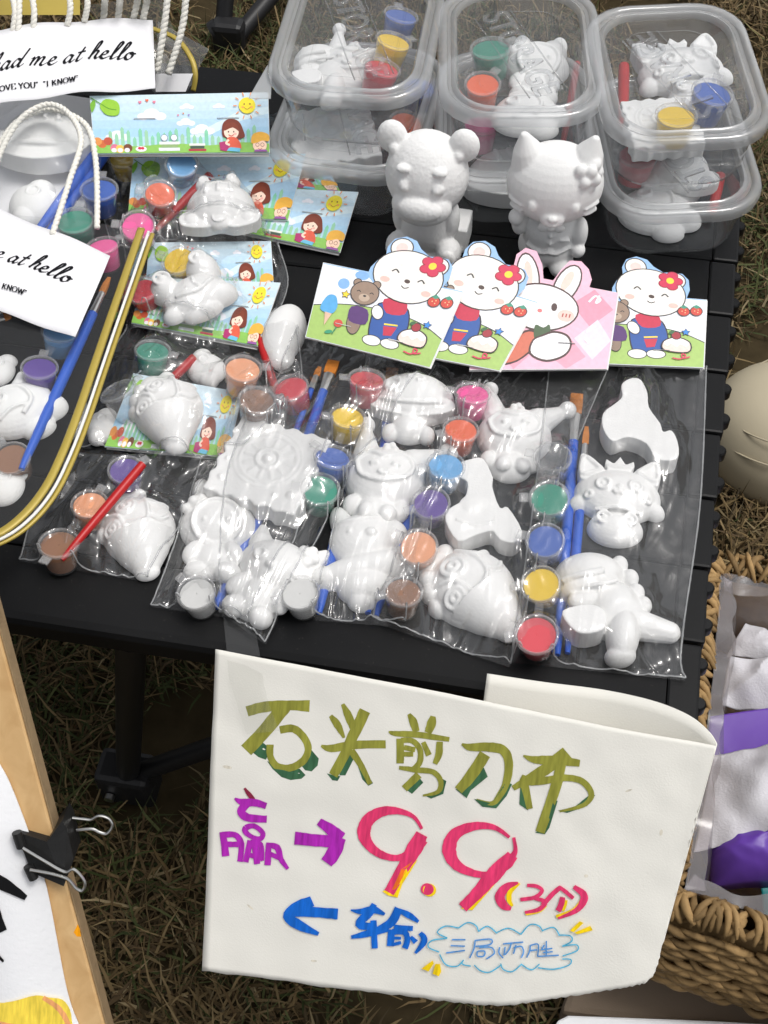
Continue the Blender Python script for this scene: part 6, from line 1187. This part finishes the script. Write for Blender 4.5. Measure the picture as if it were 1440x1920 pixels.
# ================================================================== CLEAR BAGS draped over what they hold
AV, AP = [], []
for v, p in CONTENT:
    b_ = len(AV); AV += [tuple(q) for q in v]; AP += [tuple(i + b_ for i in f) for f in p]
TREE = BVHTree.FromPolygons(AV, AP)
def poly_at(line, t):
    x = t * (len(line) - 1); i = min(int(x), len(line) - 2); f = x - i; return line[i].lerp(line[i + 1], f)
def bag(label, left, right, idx, nu=84, nv=126, top_h=.004, creases=75, crimp=True):
    """left/right: surveyed px along the two long sides, header end first"""
    lp = [at(x, y, .001) for x, y in cr(left, 8)]; rp = [at(x, y, .001) for x, y in cr(right, 8)]
    r_ = random.Random(idx * 13 + 1); off = .0012 + idx * .0003
    XY = [[poly_at(lp, j / nv).lerp(poly_at(rp, j / nv), i / nu) for i in range(nu + 1)] for j in range(nv + 1)]
    H = np.zeros((nv + 1, nu + 1))
    for j in range(nv + 1):
        for i in range(nu + 1):
            q = XY[j][i]; hit = TREE.ray_cast(Vector((q.x, q.y, T + .2)), Vector((0, 0, -1)), .2)
            H[j, i] = (hit[0].z - T + .0008) if hit[0] is not None and hit[0].z > T else 0
    H = np.minimum(H, .052); Z = np.maximum(H, off); B_ = np.full_like(Z, off)
    B_[0, :] = top_h
    E_ = np.linspace(0, 1, nu + 1)
    for it in range(700):
        Zs = Z.copy(); Zs[1:-1, 1:-1] = .25 * (Z[2:, 1:-1] + Z[:-2, 1:-1] + Z[1:-1, 2:] + Z[1:-1, :-2]) - .00003
        Zs[-1, 1:-1] = .6 * Zs[-2, 1:-1] + .4 * off; Zs[:, 0] = .5 * Zs[:, 1] + .5 * off; Zs[:, -1] = .5 * Zs[:, -2] + .5 * off; Zs[0, :] = top_h
        Z = np.maximum(np.maximum(Zs, H), off)
    asp = (XY[-1][0] - XY[0][0]).length / max(1e-6, (XY[0][-1] - XY[0][0]).length)
    U, V = np.meshgrid(np.linspace(0, 1, nu + 1), np.linspace(0, 1, nv + 1)); DZ = np.zeros_like(U)
    for k in range(creases):          # sharp folds of the stiff film: long ones, short ones, and fans near both ends
        a = (r_.random(), r_.choice((r_.random(), r_.uniform(0, .15), r_.uniform(.85, 1)))); an = r_.choice([r_.uniform(-.5, .5), r_.uniform(1.1, 2.0), r_.uniform(0, 3.14)])
        am, wd, ln = r_.uniform(.0006, .0024) * r_.choice((1, 1, 1, -.7)), r_.uniform(.014, .06), r_.uniform(.1, .45)
        if k % 4 == 0: am, wd, ln, an = am * 1.7, wd * 1.5, r_.uniform(.5, 1.1), r_.uniform(1.2, 1.95); dx, dy = math.cos(an), math.sin(an)
        q0, q1 = U - a[0], (V - a[1]) * asp; t_ = np.abs(q0 * dx + q1 * dy); s_ = np.abs(-q0 * dy + q1 * dx)
        DZ += am * np.clip(1 - s_ / wd, 0, 1) * np.clip(1 - (t_ / ln) ** 2, 0, 1)
    vs = []
    for j in range(nv + 1):
        for i in range(nu + 1):
            v = j / nv; p = XY[j][i]; z = Z[j, i]; free = min(1, max(.55, (z - H[j, i]) / .004))
            nq = Vector((p.x * 75, p.y * 75, idx * 3.7)); rid = 1 - 2 * abs(noise.noise(nq)); dz = DZ[j, i] + .0010 * rid * abs(rid) + .0004 * noise.noise(nq * 2.4)
            if v > .93: dz += .0045 * (v - .93) / .07 * (noise.noise(Vector((p.x * 45, p.y * 45, idx))) + .35)
            vs.append(Vector((p.x, p.y, T + max(z + dz * free, off * .8, H[j, i]))))
    t = thing('clear_bag', label, 'bag', (XY[nv // 2][nu // 2].x, XY[nv // 2][nu // 2].y, T))
    m = MB(); fs = [(j * (nu + 1) + i, j * (nu + 1) + i + 1, (j + 1) * (nu + 1) + i + 1, (j + 1) * (nu + 1) + i) for j in range(nv) for i in range(nu)]
    m.add(vs, fs); m.build('front_film', M_FILM, t, auto=0)
    m = MB(); m.grid(lambda u, v: poly_at(lp, v).lerp(poly_at(rp, v), u) + Vector((0, 0, .0003 * idx - .0004)), 8, 12); m.build('back_film', M_BACKFILM, t, auto=0)
    def row(i): return [vs[j * (nu + 1) + i] + Vector((0, 0, .0004)) for j in range(0, nv + 1)]
    for i in (0, nu):
        m = MB(); q = row(i); m.tube(q, [.00055 + .0004 * (abs(noise.noise(p * 260))) for p in q], 5); m.build('side_seam', M_SEAM, t, auto=0)
    m = MB(); q = [vs[nv * (nu + 1) + i] + Vector((0, 0, .0004)) for i in range(nu + 1)]; m.tube(q, [.0005 + .0004 * abs(noise.noise(p * 260)) for p in q], 5); m.build('bottom_seam', M_SEAM, t, auto=0)
bag('crinkled clear bag holding the round fish and red brush at the table front', [(120, 848), (70, 950), (38, 1052)], [(410, 862), (345, 980), (280, 1092)], 1)
bag('crinkled clear bag holding the sunburst plaque and plaster rabbit', [(400, 770), (350, 960), (284, 1138)], [(640, 800), (560, 1000), (470, 1165)], 2)
bag('crinkled clear bag holding pear, fox and dinosaur castings at the table end', [(1030, 690), (1000, 950), (958, 1242)], [(1324, 690), (1312, 950), (1276, 1215), (1284, 1276)], 1)
bag('crinkled clear bag holding the jester under the pink rabbit card', [(890, 690), (810, 900), (700, 1168)], [(1140, 692), (1088, 815), (1022, 980), (994, 1121), (956, 1252)], 3)
bag('crinkled clear bag holding the mushroom under the half covered meadow card', [(690, 660), (650, 900), (588, 1164)], [(944, 696), (866, 800), (822, 954), (760, 1178)], 4)
bag('crinkled clear bag hanging from the fully visible meadow card', [(562, 640), (440, 900), (412, 1150)], [(816, 692), (700, 850), (626, 960), (498, 1210)], 5)
bag('crinkled clear bag around the round fish and teal pot with cartoon card', [(240, 618), (170, 740), (150, 842)], [(560, 640), (560, 760), (462, 872)], 4)
bag('crinkled clear bag around the knobbed plaster casting', [(262, 452), (240, 530), (236, 606)], [(516, 452), (540, 540), (490, 655)], 5)
bag('crinkled clear bag around the beetle car and pink pot strip', [(196, 288), (190, 380), (212, 470)], [(575, 300), (560, 380), (500, 462)], 6, top_h=.045)
